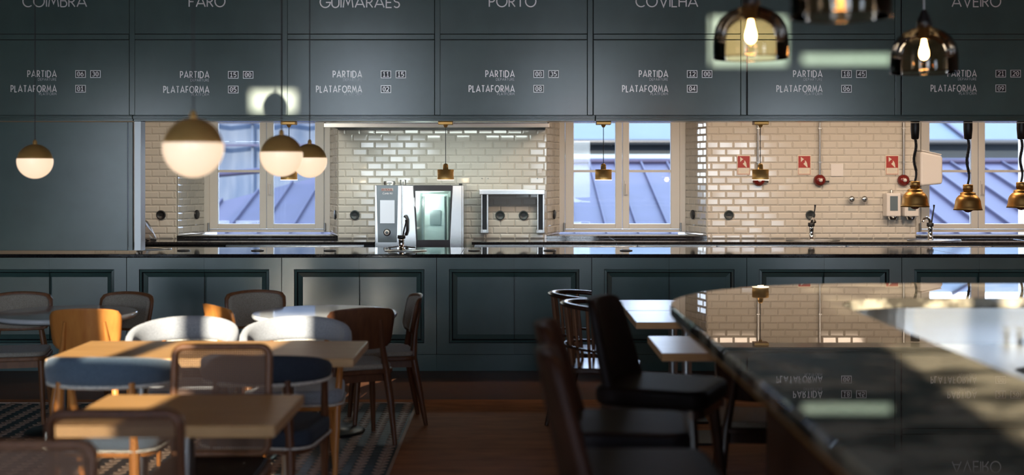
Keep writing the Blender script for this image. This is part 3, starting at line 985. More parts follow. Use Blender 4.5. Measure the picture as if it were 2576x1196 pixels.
# round sockets
sock = [(406, 541, 'black', 'black round socket on the tiled wall beside the shutter'), (893, 541, 'grey', 'grey round socket on the tiled wall left of the oven'),
        (1258, 542, 'grey', 'left grey round socket under the steel shelf'), (1317, 542, 'grey', 'right grey round socket under the steel shelf'),
        (1833, 541, 'grey', 'grey round socket on the tiled wall below the first fire sign'), (2038, 541, 'grey', 'grey round socket on the wall behind the back faucet')]
for px, py, c, lab in sock:
    t = T('wall_socket', lab, 'socket', (kx_(px), KY - .012, kz_(py)), 0, 'round wall sockets')
    P('plate', ylathe(MB(), [(.048, 0), (.048, .008), (.044, .012), (.036, .012), (.034, .008), (.001, .008)], (0, 0, 0)), M['black'] if c == 'black' else M['socket'], t)
    P('insert', MB().box(-.016, .016, -.011, -.007, -.012, .016), M['black'], t)
rs = [(0, -1, 492, 540, 'socket on the left reveal of the left window'), (0, 1, 847, 541, 'socket on the right reveal of the left window'),
      (1, -1, 1391, 540, 'socket on the left reveal of the middle window'), (1, 1, 1746, 540, 'socket on the right reveal of the middle window')]
for wi, sg, px, py, lab in rs:
    c = KC[wi]
    # intersect the view ray with the reveal plane
    xa, ya, xb_, yb_ = c + sg * .808, KY, c + sg * .661, KY + .52
    k = (px - 1288) / F
    tt = (k * ya - xa) / ((xb_ - xa) - k * (yb_ - ya))
    X = xa + tt * (xb_ - xa); Y = ya + tt * (yb_ - ya)
    nx, ny = (.52, -.147) if sg < 0 else (-.52, -.147)
    nl = math.hypot(nx, ny); nx /= nl; ny /= nl
    t = T('wall_socket', 'black oval-looking ' + lab, 'socket', (X + nx * .012, Y + ny * .012, kz_(py, Y)), math.atan2(nx, -ny), 'round wall sockets')
    P('plate', ylathe(MB(), [(.048, 0), (.048, .008), (.044, .012), (.001, .012)], (0, 0, 0)), M['black'], t)
    P('insert', MB().box(-.014, .014, -.014, -.011, -.014, .014), M['socket'], t)

# fire signs, call bells and conduits
for i, px in enumerate((1870, 2022.5, 2243)):
    t = T('fire_sign', ['red and cream fire hose sign farthest left, beside the small brass pendant', 'red and cream fire hose sign between the two grey conduits', 'red and cream fire hose sign left of the soap dispensers'][i],
          'sign', (kx_(px), KY - .0125, kz_(415)), 0, 'fire hose signs')
    P('board', MB().box(-.069, .069, -.004, 0, -.103, .098), M['signwhite'], t, bevel=.002)
    P('red_field', MB().box(-.060, .060, -.0055, -.004, -.030, .088), M['red'], t)
    P('red_border', MB().box(-.060, -.057, -.0055, -.004, -.093, -.030).box(.057, .060, -.0055, -.004, -.093, -.030).box(-.060, .060, -.0055, -.004, -.096, -.092), M['red'], t)
    pic = MB()
    pic.prism([(-.034, .028), (-.020, .044), (-.004, .056), (-.036, .080)], 0, .001, tf=lambda x, y, z: (x, -.0056 - z, y))
    pic.prism([(-.010, .010), (.004, -.004), (.026, -.026), (.032, -.024), (.026, .016), (.014, .040), (.004, .042), (.008, .026)], 0, .001, tf=lambda x, y, z: (x, -.0056 - z, y))
    P('pictogram', pic, M['signwhite'], t)
    tx = MB()
    for r in range(3):
        zz = -.046 - r * .014
        for q in range(5 if r < 2 else 3):
            x = -.042 + q * .018 + (.018 if r == 2 else 0)
            tx.box(x, x + .012, -.0056, -.004, zz, zz + .004)
    P('small_print', tx, M['letter_dim'] if i != 5 else M['red'], t)
for i, px in enumerate((1908, 2060.5, 2271)):
    t = T('hose_valve', ['red round hose valve half hidden by the rightmost small brass pendant', 'red round hose valve on the middle conduit', 'red round hose valve left of the first heat lamp'][i], 'valve', (kx_(px), KY - .012, kz_(454)), 0, 'red round valves on the tiled wall')
    P('cover', ylathe(MB(), [(.060, 0), (.060, .02), (.052, .045), (.034, .060), (.018, .064)], (0, 0, 0), 28), M['redcover'], t)
    P('centre_button', ylathe(MB(), [(.018, .062), (.017, .072), (.001, .076)], (0, 0, 0), 16), M['white'], t)
    P('lever', MB().tube([(.045, -.03, -.01), (.09, -.035, -.014)], [.008, .011]), M['black'], t)
    P('mount_screw', MB().sphere((-.034, -.045, -.026), .006, 8, 6).sphere((.030, -.045, .030), .006, 8, 6), M['chrome'], t)
    c = T('conduit', ['thin grey conduit behind the rightmost small brass pendant', 'thin grey conduit above the middle red valve', 'thin grey conduit above the red valve by the heat lamps'][i], 'pipe', (kx_(px) - (.01 if i == 0 else 0), KY - .032, kz_(440)), 0, 'conduits on the tiled wall')
    P('pipe', MB().lathe([(.011, 0), (.011, 2.60 - kz_(440))], 10), M['steel_d'], c)
    for q in (.12, .46):
        P('clip', MB().box(-.016, .016, -.012, .012, q, q + .012), M['steel_d'], c)
# blank sticker, small plates, screws, tap knobs
tag(P('blank_sticker', MB().box(-.062, .062, -.003, 0, -.062, .062), M['white'], loc=(kx_(2105), KY - .0115, kz_(428)), bevel=.002), 'blank pale square plate on the tiles right of the middle valve', 'plate')
tag(P('blank_sticker', MB().box(-.022, .022, -.003, 0, -.022, .022), M['white'], loc=(kx_(1358), KY - .0115, kz_(431)), bevel=.001), 'tiny white square plate near the middle window reveal', 'plate')
for i, px in enumerate((1213, 1228, 1352, 1369)):
    tag(P('wall_screw', ylathe(MB(), [(.007, 0), (.006, .004), (.001, .005)], (0, 0, 0), 10), M['steel_d'], loc=(kx_(px), KY - .011, kz_(449))),
        ['leftmost small screw in the tiles above the steel shelf', 'second small screw above the steel shelf from the left', 'third small screw above the steel shelf from the left', 'rightmost small screw above the steel shelf by the reveal'][i], 'screw', 'screws above the shelf')
for i, px in enumerate((2139, 2171)):
    tag(P('tap_knob', ylathe(MB(), [(.022, 0), (.022, .01), (.030, .02), (.034, .04), (.028, .058), (.012, .066), (.001, .067)], (0, 0, 0), 20), M['chrome'], loc=(kx_(px), KY - .011, kz_(501))),
        ['left of the two chrome ball knobs on the tiled wall', 'right of the two chrome ball knobs on the tiled wall'][i], 'knob', 'chrome wall knobs')
for i, px in enumerate((2240, 2285)):
    t = T('soap_dispenser', ['left white soap dispenser with a clear window', 'right white soap dispenser behind the first heat lamp'][i], 'dispenser', (kx_(px), KY - .012, kz_(552)), 0, 'soap dispensers')
    P('body', MB().prism([(-.084, .0), (.084, .0), (.082, -.03), (.070, -.105), (-.070, -.105), (-.082, -.03)][::-1], .03, .265), M['white'], t, bevel=.012, seg=3)
    P('window', MB().box(-.038, .038, -.108, -.102, .09, .235), M['panelgrey'], t)
    P('spout', MB().lathe([(.035, .0), (.045, .02), (.05, .034)], 16, (0, -.06, -.002)), M['chrome'], t)
    P('hook', MB().lathe([(.014, 0), (.010, .03), (.004, .04)], 10, (0, -.02, .264)), M['steel_d'], t)
t = T('towel_dispenser', 'white rounded dispenser on the window reveal behind the heat lamps', 'dispenser', (4.19, 12.80, 1.43))
P('body', MB().prism([(-.10, 0), (.108, .02), (.112, .06), (.112, .28), (.10, .305), (-.105, .35), (-.112, .33), (-.112, .03)], -.10, .10, tf=lambda x, y, z: (x, z, y)), M['white'], t, bevel=.02, seg=3)
P('top_cover', MB().prism([(-.10, .352), (.10, .307), (.104, .318), (-.10, .364)], -.09, .09, tf=lambda x, y, z: (x, z, y)), M['white'], t, bevel=.003)

# ------------------------------------------------------------------ faucets
def faucet(loc, label, h=.26, kind=0):
    t = T('faucet', label, 'faucet', loc, 0, 'kitchen faucets')
    P('column', MB().lathe([(.034, 0), (.034, .008), (.023, .012), (.023, h * .50), (.025, h * .52), (.025, h * .60), (.021, h * .62), (.021, h * .7)], 20), M['chrome'], t)
    P('collar', MB().lathe([(.031, h * .62), (.033, h * .64), (.033, h * .78), (.030, h * .80)], 20), M['black'], t)
    if kind == 0:
        P('spout', MB().tube([(0, 0, h * .75), (0, -.02, h * .92), (-.0, -.07, h * 1.0), (-.0, -.13, h * .95), (0, -.15, h * .84)], .013, 10), M['chrome'], t)
    elif kind == 1:
        P('spout', MB().tube([(0, 0, h * .75), (-.015, -.02, h * .95), (-.05, -.05, h * 1.04), (-.09, -.08, h * .98), (-.10, -.09, h * .86)], .013, 10), M['chrome'], t)
    P('lever', MB().tube([(.012, 0, h * .75), (.022, 0, h * 1.1), (.036, 0, h * 1.45), (.038, 0, h * 1.62)], [.008, .007, .006, .010], 8), M['black'], t)
    return t
faucet((kx_(2041, 12.5), 12.5, .900), 'chrome faucet with a black lever in front of the tiled wall', .215)
faucet((kx_(2340, 12.5), 12.5, .900), 'chrome faucet with a black lever under the right window', .215, 1)
faucet((kx_(352, 12.4), 12.4, .900), 'black-levered faucet half hidden by the shutter post', .20)
f4 = faucet((kx_(1010, 10.5), 10.5, CT), 'chrome faucet standing on the serving counter in front of the oven', .155, 2)
P('spout_arm', MB().tube([(0, 0, .035), (.07, -.02, .026), (.12, -.03, .022)], .007).tube([(0, 0, .035), (-.07, -.01, .026), (-.11, -.02, .022)], .006), M['chrome'], f4)
def sink(x, y, z, lab, w=.24, d=.12):
    pts = [(x + w * math.cos(2 * PI * i / 32), y + d * math.sin(2 * PI * i / 32), z + .003) for i in range(32)]
    t = T('sink', lab, 'sink', (0, 0, 0))
    P('rim', MB().tube(pts, .005, 6, True), M['steel_d'], t)
    P('basin', MB().prism([(p[0], p[1]) for p in pts], z + .0005, z + .002), M['metal_black'], t)
sink(kx_(2045, 12.42), 12.42, .90, 'round sink in the back worktop below the back faucet', .26)
sink(kx_(2350, 12.42), 12.42, .90, 'round sink in the back worktop under the right window', .26)
sink(kx_(1022, 10.45), 10.40, CT, 'round sink in the serving counter in front of the oven', .17, .10)
sink(kx_(360, 10.6), 10.65, CT, 'round sink in the serving counter beside the shutter post', .22, .11)
# crumpled plastic bag by the left faucet
random.seed(3)
bg_ = MB(); n = 14; prof = [(.02, .21), (.045, .18), (.06, .13), (.085, .07), (.095, .02), (.08, .0)]
vs = []; fs = []
for r, z in prof:
    for i in range(n):
        a = 2 * PI * i / n; q = r * random.uniform(.8, 1.2)
        vs.append((q * math.cos(a) - (.13 - z) * -.25, q * math.sin(a), z + (random.uniform(-.01, .01) if z > 0 else 0)))
for j in range(len(prof) - 1):
    for i in range(n):
        fs.append((j * n + i, j * n + (i + 1) % n, (j + 1) * n + (i + 1) % n, (j + 1) * n + i))
bg_.add(vs, fs)
tag(P('plastic_bag', bg_, M['bag'], loc=(kx_(362, 12.45), 12.45, .9)), 'crumpled clear plastic bag on the back worktop beside the shutter', 'bag')
random.seed(11)

# ------------------------------------------------------------------ small brass pendants over the counter
pend = [(727, 'small brass cylinder pendant half hidden behind the opal globes'), (1121, 'small brass cylinder pendant right of the oven top'),
        (1518, 'small brass cylinder pendant in front of the middle window'), (1913, 'small brass cylinder pendant in front of the first fire sign')]
def brass_pendant(x, y, label):
    zb = CZ - (452.5 - 435) * y / F
    t = T('brass_pendant', label, 'pendant lamp', (x, y, zb), 0, 'small brass pendants over the counter')
    P('shade', MB().lathe([(.066, .0), (.066, .080), (.063, .083), (.022, .083), (.021, .115), (.017, .124), (.008, .130)], 28), M['brass'], t)
    P('diffuser', MB().lathe([(.0675, -.004), (.0675, .001)], 28), M['lampglow'], t)
    P('cord', MB().lathe([(.0028, .128), (.0028, 1.972 - zb)], 8), M['black'], t)
    P('canopy', MB().box(-.058, .058, -.05, .05, 1.972 - zb - .024, 1.972 - zb), M['bronze'], t, bevel=.003)
    P('cord_grip', MB().lathe([(.009, 1.972 - zb - .045), (.018, 1.972 - zb - .030), (.020, 1.972 - zb - .022)], 14), M['brass'], t)
    return t
bp0 = None
for px, lab in pend:
    x = (px - 1288) * 10.22 / F
    if bp0 is None:
        bp0 = brass_pendant(x, 10.22, lab)
    else:
        dup(bp0, (x, 10.22, bp0.location.z), 0, lab)
    # the glow of the lamp
    d = bpy.data.lights.new('brass_pendant_light', 'POINT'); d.energy = .8; d.color = (1, .72, .42); d.shadow_soft_size = .03
    lo = bpy.data.objects.new('brass_pendant_light', d); COL.objects.link(lo); lo.location = (x, 10.22, bp0.location.z - .03)

# ------------------------------------------------------------------ heat lamps
def heat_lamp(x, y, zb, label):
    t = T('heat_lamp', label, 'heat lamp', (x, y, zb), 0, 'bronze heat lamps over the counter')
    P('bell', MB().lathe([(.108, 0), (.116, .0), (.110, .016), (.104, .040), (.100, .075), (.090, .100), (.072, .120), (.060, .126), (.062, .138), (.052, .146), (.044, .148), (.042, .150)], 32, cap=False), M['bronze'], t)
    P('socket_housing', MB().lathe([(.036, .146), (.036, .158), (.040, .160), (.040, .205), (.036, .210), (.018, .212)], 24), M['bronze'], t)
    vh = MB()
    for k in range(10):
        a = 2 * PI * k / 10
        vh.sphere((.040 * math.cos(a), .040 * math.sin(a), .172), .0035, 6, 4)
    P('vent_holes', vh, M['black'], t)
    P('heat_bulb', MB().sphere((0, 0, .03), .050, 16, 8), M['redcover'], t)
    top = 1.972 - zb
    pts = []
    for k in range(25):
        q = k / 24
        z = .21 + q * (top - .14 - .21)
        pts.append((.010 * math.sin(q * 9) , .004 * math.cos(q * 7), z))
    P('cord', MB().tube(pts, .009, 8), M['black'], t)
    coil = MB(); L0 = .30; L1 = top - .12
    cp_ = []
    for k in range(26 * 8):
        q = k / (26 * 8); a = k * 2 * PI / 8
        z = L0 + q * (L1 - L0); qq = (z - .21) / (top - .35)
        cp_.append((.010 * math.sin(qq * 9) + .011 * math.cos(a), .004 * math.cos(qq * 7) + .011 * math.sin(a), z))
    P('coiled_sleeve', coil.tube(cp_, .0035, 5), M['black'], t)
    P('retractor', MB().lathe([(.020, top - .135), (.030, top - .128), (.036, top - .05), (.036, top)], 20), M['black'], t)
    return t
HD = 10.45
for i, (px, py) in enumerate(((2302, 521), (2435, 529), (2569, 523))):
    lab = ['leftmost bronze heat lamp on a coiled black cord', 'middle bronze heat lamp hanging slightly lower on a coiled cord', 'rightmost bronze heat lamp cut by the frame edge'][i]
    heat_lamp((px - 1288) * HD / F, HD, CZ - (py - 435) * HD / F, lab)

# ------------------------------------------------------------------ opal globes
def globe(x, y, zc, label, r=.10):
    t = T('globe_pendant', label, 'pendant lamp', (x, y, zc), 0, 'brass and opal globe pendants')
    rr = r * .975
    P('brass_cap', MB().sphere((0, 0, 0), rr, 36, 14, .12, 1), M['brass'], t)
    P('opal_shade', MB().sphere((0, 0, 0), r, 36, 18, -1, .155), M['opal'], t)
    P('finial', MB().lathe([(.012, r - .006), (.011, r + .012), (.005, r + .022)], 14), M['brass'], t)
    P('cord', MB().lathe([(.0028, r + .02), (.0028, CEIL - zc)], 8), M['black'], t)
    return t
for px, py, dia, lab in ((88, 406, 88, 'leftmost opal globe pendant in front of the closed shutter'), (486, 371, 152, 'largest opal globe pendant, nearest, with a broad brass cap'),
                         (708, 391, 107, 'opal globe pendant overlapping the smaller globe at its right'), (779, 404, 87, 'smaller opal globe pendant behind its neighbour, before the left window')):
    s_ = dia / .20
    D = F / s_
    globe((px - 1288) / s_, D, CZ - (py - 435) / s_, lab)
globe(-2.30, 5.9, 3.31, 'added opal globe pendant above the frame, shading the sun spot')  # unseen globe added to cut an arched shadow into the sun spot

# ------------------------------------------------------------------ smoked glass pendants over the bar
def smoked(x, y, zb, label, rz=0, dia=.285):
    r = dia / 2
    t = T('smoked_glass_pendant', label, 'pendant lamp', (x, y, zb), rz, 'smoked glass pendants over the bar')
    prof = [(r * .99, 0), (r * 1.0, .02), (r * 1.0, .05), (r * .985, .085), (r * .93, .12), (r * .80, .152), (r * .60, .176), (r * .36, .192), (r * .17, .200)]
    P('glass_dome', MB().lathe(prof, 48, cap=False), M['smoke'], t)
    P('rim', MB().tube([(r * .99 * math.cos(2 * PI * k / 40), r * .99 * math.sin(2 * PI * k / 40), 0) for k in range(40)], .0025, 6, True), M['smoke'], t)
    P('socket', MB().lathe([(.022, .145), (.024, .195), (.034, .200), (.030, .225), (.014, .262), (.005, .275)], 24), M['black'], t)
    P('bulb', MB().lathe([(.008, .146), (.010, .135), (.013, .118), (.019, .098), (.021, .084), (.019, .070), (.011, .059), (.002, .056)], 20), M['bulb'], t)
    P('cord', MB().lathe([(.004, .272), (.004, CEIL - zb)], 8), M['steel_d'], t)
    return t
smoked((1889 - 1288) / 667, 4.80, 1.995, 'smoked glass pendant at the left over the bar with a glowing bulb')
smoked((2115 - 1288) / 877, 3.65, 2.010, 'largest and nearest smoked glass pendant cut by the top of the frame')
smoked((2325 - 1288) / 579, 5.53, 1.998, 'smallest smoked glass pendant at the right over the bar')

# ------------------------------------------------------------------ tables
TZ = .72
def round_table(x, y, r, label):
    t = T('round_table', label, 'table', (x, y, 0), 0, 'round marble tables')
    P('tabletop', MB().lathe([(r - .012, TZ - .028), (r - .002, TZ - .022), (r, TZ - .010), (r - .004, TZ - .002), (r - .010, TZ)], 64), M['whitemarble'], t)
    P('edge_band', MB().lathe([(r - .03, TZ - .034), (r - .014, TZ - .034), (r - .010, TZ - .028)], 64), M['steel_d'], t)
    P('column', MB().lathe([(.036, .03), (.034, TZ - .04)], 20), M['metal_black'], t)
    P('base', MB().lathe([(.24, 0), (.24, .008), (.22, .016), (.05, .030), (.036, .06)], 36), M['metal_black'], t)
    P('spider', MB().box(-.16, .16, -.02, .02, TZ - .045, TZ - .033).box(-.02, .02, -.16, .16, TZ - .045, TZ - .033), M['metal_black'], t)
    return t
round_table((817 - 1288) / 417, 7.68, .437, 'round pale marble table in the middle ground, sunlit, between four wooden chairs')
round_table((165 - 1288) / 417, 7.68, .42, 'round pale marble table at the far left in shade')

def rect_table(x0, x1, y0, y1, label, top, edge, legs='pedestal', cols_=1):
    cx, cy = (x0 + x1) / 2, (y0 + y1) / 2
    w, d = (x1 - x0) / 2, (y1 - y0) / 2
    t = T('rectangular_table', label, 'table', (cx, cy, 0), 0)
    P('tabletop', MB().box(-w, w, -d, d, TZ - .040, TZ), top, t, bevel=.004, seg=2)
    P('edge_band', MB().box(-w - .0015, w + .0015, -d - .0015, -d + .01, -.036 + TZ, TZ - .003).box(-w - .0015, w + .0015, d - .01, d + .0015, -.036 + TZ, TZ - .003)
      .box(-w - .0015, -w + .01, -d, d, -.036 + TZ, TZ - .003).box(w - .01, w + .0015, -d, d, -.036 + TZ, TZ - .003), edge, t)
    for k in range(cols_):
        px = 0 if cols_ == 1 else (-w * .5 + k * w)
        P('column', MB().lathe([(.030, .02), (.030, TZ - .045)], 16, (px, 0, 0)), M['steel_d'], t)
        P('base', MB().box(px - .20, px + .20, -.19, .19, 0, .014), M['metal_black'], t, bevel=.006)
        P('top_plate', MB().box(px - .15, px + .15, -.15, .15, TZ - .046, TZ - .040), M['metal_black'], t)
    return t
rect_table(-2.11, -.72, 5.76, 6.37, 'long light oak table at the left with a sunlit left half', M['oak'], M['oak_edge'], cols_=2)
rect_table(-1.53, -.79, 4.23, 4.83, 'nearest small light oak table, its left corner sunlit', M['oak'], M['oak_edge'])
for a, b, lab in ((7.16, 7.765, 'oak topped table behind the bar end, front one of the joined pair'), (7.775, 8.42, 'oak topped table behind the bar end, back one of the joined pair'), (5.93, 6.56, 'oak topped table nearest the bar end, alone in front of the pair')):
    rect_table(.70, 2.0, a, b, lab, M['oak_red'], M['oak_edge'], cols_=2)

# ------------------------------------------------------------------ chairs
def curved_panel(mb, R_, hw, z0, z1, th, yb, lean=0, corner=.05, nu=14, nv=8, bow=0, taper=0, mi=0):
    """backrest panel bent around a vertical axis in front of it; yb is its rearmost line (local y), hw half width"""
    def pos(u, v, off):
        z = z0 + (z1 - z0) * v
        h = z1 - z0
        d = min(v * h, (1 - v) * h)
        e = hw * (1 - taper * (1 - v))
        if d < corner:
            e -= corner * (1 - math.sqrt(max(0, 1 - ((corner - d) / corner) ** 2)))
        a = u * e / R_
        rr = R_ - off
        zz = z + bow * (1 - u * u) * (1 if v > .5 else -.4) * abs(v - .5) * 2
        return (rr * math.sin(a), yb + R_ - rr * math.cos(a) + lean * (.5 - v), zz)
    vs = []; fs = []
    for off in (0, th):
        for j in range(nv + 1):
            v = .5 - .5 * math.cos(PI * j / nv)
            for i in range(nu + 1):
                vs.append(pos(-1 + 2 * i / nu, v, off))
    N = (nu + 1) * (nv + 1)
    for j in range(nv):
        for i in range(nu):
            a = j * (nu + 1) + i
            q = (a, a + 1, a + nu + 2, a + nu + 1)
            fs.append(q); fs.append(tuple(k + N for k in q[::-1]))
    rim = [i for i in range(nu + 1)] + [j * (nu + 1) + nu for j in range(1, nv + 1)] + [nv * (nu + 1) + i for i in range(nu - 1, -1, -1)] + [j * (nu + 1) for j in range(nv - 1, 0, -1)]
    for k in range(len(rim)):
        a, b = rim[k], rim[(k + 1) % len(rim)]
        fs.append((b, a, a + N, b + N))
    return mb.add(vs, fs, True, mi)


def leg_mb(p0, p1, w0, w1, n=4):
    return MB().tube([p0, tuple((a + b) / 2 for a, b in zip(p0, p1)), p1], [w0, (w0 + w1) / 2, w1], n)


def shell_chair(label, wood, pad, loc, rz, group='wooden shell-back chairs'):
    t = T('dining_chair', label, 'chair', loc, rz, group)
    wd, fb = M[wood], M[pad]
    P('seat', MB().prism(rrect(-.205, .205, -.19, .205, .07), .405, .432), wd, t, bevel=.006)
    P('cushion', MB().prism(rrect(-.195, .195, -.18, .195, .07), .431, .460), fb, t, bevel=.010, seg=3)
    P('apron', MB().box(-.165, .165, -.165, -.145, .36, .405).box(-.165, .165, .145, .165, .36, .405).box(-.165, -.147, -.15, .15, .36, .405).box(.147, .165, -.15, .15, .36, .405), wd, t)
    for s in (-1, 1):
        P('leg', leg_mb((s * .165, .165, .42), (s * .185, .195, 0), .022, .013, 6), wd, t)
        rl = MB().tube([(s * .185, -.245, 0), (s * .172, -.200, .25), (s * .155, -.170, .42), (s * .125, -.185, .58), (s * .108, -.215, .72)], [.013, .021, .023, .017, .011], 6)
        P('leg', rl, wd, t)
    bk = curved_panel(MB(), .42, .215, .555, .785, .014, -.222, lean=.05, corner=.055, bow=.012, taper=.10)
    b = P('backrest', bk, wd, t)
    P('back_pad', curved_panel(MB(), .405, .190, .572, .770, .014, -.208, lean=.05, corner=.05, bow=.010, taper=.10), fb, b)
    return t
TAB_R = ((817 - 1288) / 417, 7.68); TAB_L = ((165 - 1288) / 417, 7.68)
def back_at(x, y, dx, dy, off=.215):
    """chair origin when its backrest stands at (x, y) and it faces (dx, dy)"""
    l = math.hypot(dx, dy)
    return (x + dx / l * off, y + dy / l * off, 0)
def SC(bx, by, dx, dy, wood, pad, label):
    return shell_chair(label, wood, pad, back_at(bx, by, dx, dy), dirz(dx, dy))
SC(-3.16, 8.18, .25, -1, 'walnut_m', 'tweed', 'wooden chair with a tweed back pad at the far left edge, behind the table')
SC(-2.46, 8.18, -.32, -1, 'walnut_m', 'tweed', 'wooden chair with a tweed back pad behind the right side of the left round table')
SC(-1.68, 8.30, .42, -1, 'walnut_m', 'tweed', 'wooden chair with a tweed back pad left behind the sunlit round table')
SC(-2.42, 7.20, -.10, 1, 'honey', 'tweed', 'honey plywood chair seen from behind at the near side of the left round table')
SC(-1.74, 7.42, .72, .55, 'honey', 'tweed', 'small-looking honey plywood chair turned sideways at the left of the sunlit round table')
SC(-.852, 7.24, -.38, .92, 'walnut', 'tweed', 'dark walnut chair seen from behind at the right of the sunlit round table')
SC(-.60, 8.04, -.93, -.20, 'walnut', 'tweed', 'dark walnut chair standing side-on right of the round table, tweed pad facing left')

def barrel_chair(label, wood, fab, loc, rz):
    t = T('upholstered_armchair', label, 'chair', loc, rz, 'curved-back upholstered chairs')
    wd, fb = M[wood], M[fab]
    P('seat', MB().prism(rrect(-.235, .235, -.21, .235, .10), .375, .405), wd, t, bevel=.008)
    P('cushion', MB().prism(rrect(-.245, .245, -.22, .245, .10), .405, .478), fb, t, bevel=.020, seg=3)
    pts = [(x * 1.0, y * 1.0, .405) for x, y in rrect(-.247, .247, -.222, .247, .10)]
    P('piping', MB().tube(pts, .006, 6, True), M['piping'], t)
    # C-shaped band, thick in the middle and drawn out to the arms
    n = 36; m = 12; vs = []; fs = []
    A = R(112); R0 = .262
    for i in range(n + 1):
        u = -1 + 2 * i / n
        a = u * A
        s = math.sqrt(max(.02, 1 - abs(u) ** 3.2))
        hh = .062 * s * (1 - .25 * u * u); tt = .026 * (.55 + .45 * s)
        zc = .738 - .048 * u * u
        for k in range(m):
            b = 2 * PI * k / m
            cb = math.copysign(abs(math.cos(b)) ** .7, math.cos(b)); sb = math.copysign(abs(math.sin(b)) ** .7, math.sin(b))
            rr = R0 + tt * cb
            stretch = 1.0
            vs.append((rr * math.sin(a), -rr * math.cos(a) * stretch + .02, zc + hh * sb))
    for i in range(n):
        for k in range(m):
            l = (k + 1) % m
            fs.append((i * m + k, (i + 1) * m + k, (i + 1) * m + l, i * m + l))
    fs.append(tuple(range(m))[::-1]); fs.append(tuple(n * m + k for k in range(m)))
    bk = P('backrest', MB().add(vs, fs, True), fb, t)
    pp = []
    for i in range(n + 1):
        u = -1 + 2 * i / n; a = u * A
        s = math.sqrt(max(.02, 1 - abs(u) ** 3.2)); hh = .062 * s * (1 - .25 * u * u)
        pp.append(((R0 + .012) * math.sin(a), -(R0 + .012) * math.cos(a) + .02, .738 - .048 * u * u - hh - .002))
    P('piping', MB().tube(pp, .009, 6), M['piping'], bk)
    for s in (-1, 1):
        P('leg', MB().tube([(s * .205, .22, 0), (s * .215, .18, .38), (s * .235, .10, .66)], [.012, .021, .014], 8), wd, t)
        P('leg', MB().tube([(s * .185, -.25, 0), (s * .165, -.205, .38), (s * .150, -.205, .69)], [.012, .022, .017], 8), wd, t)
    return t
def BC(bx, by, dx, dy, wood, fab, label):
    return barrel_chair(label, wood, fab, back_at(bx, by, dx, dy, .26), dirz(dx, dy))
BC(-1.70, 6.80, .04, -1, 'honey', 'bluefab_sunlit', 'sunlit-coloured blue curved-back chair, left one on the far side of the long oak table')
BC(-1.136, 6.80, .10, -1, 'honey', 'bluefab_sunlit', 'sunlit-coloured blue curved-back chair half in shade, right one behind the long oak table')
BC(-1.735, 5.24, .04, 1, 'honey', 'bluefab', 'blue curved-back chair seen from behind at the near side of the long oak table')
BC(-1.10, 5.30, .10, 1, 'walnut', 'bluefab_shaded', 'blue upholstered chair, coloured as in shade, behind the cane-backed chair')

def cane_chair(label, wood, loc, rz):
    t = T('cane_chair', label, 'chair', loc, rz, 'cane-backed chairs')
    wd = M[wood]
    W2 = .192; yb = -.215
    P('seat', MB().prism(rrect(-.20, .20, -.19, .21, .04), .41, .440), wd, t, bevel=.006)
    P('cushion', MB().prism(rrect(-.19, .19, -.18, .20, .04), .440, .462), M['leather'], t, bevel=.008)
    for s in (-1, 1):
        P('leg', leg_mb((s * .175, .18, .42), (s * .185, .205, 0), .022, .014, 6), wd, t)
        P('leg', MB().tube([(s * .185, -.26, 0), (s * .178, -.20, .30), (s * .175, -.185, .45)], [.014, .021, .022], 6), wd, t)
    fr = [(x, yb + (.88 - z) * .10 - .0, z) for x, z in rrect(-W2 + .008, W2 - .008, .47, .880, .035, 5)]
    P('back_frame', MB().tube(fr, .0155, 8, True, flat=(1.15, .95)), wd, t)
    c = MB()
    x = -W2 + .02
    def Y(z):
        return yb + (.88 - z) * .10
    while x < W2 - .016:
        c.add([(x, Y(.475) - .001, .475), (x + .0045, Y(.475) - .001, .475), (x + .0045, Y(.87) - .001, .87), (x, Y(.87) - .001, .87)], [(0, 1, 2, 3)])
        x += .0085
    z = .485
    while z < .865:
        c.add([(-W2 + .015, Y(z) + .001, z), (W2 - .015, Y(z) + .001, z), (W2 - .015, Y(z) + .001, z + .0045), (-W2 + .015, Y(z) + .001, z + .0045)], [(0, 1, 2, 3)])
        z += .0085
    P('cane_panel', c, M['cane'], t)
    return t
def CC(bx, by, dx, dy, wood, label):
    return cane_chair(label, wood, back_at(bx, by, dx, dy, .215), dirz(dx, dy))
CC(-1.135, 4.985, .02, -1, 'walnut_m', 'cane-backed wooden chair with a sunlit left post on the far side of the nearest table')
CC(-1.125, 3.60, .0, 1, 'walnut', 'dark cane-backed chair seen from behind at the near side of the nearest table')
CC(-1.235, 3.19, .03, -1, 'walnut_m', 'nearest cane-backed chair cut by the bottom left corner of the frame')
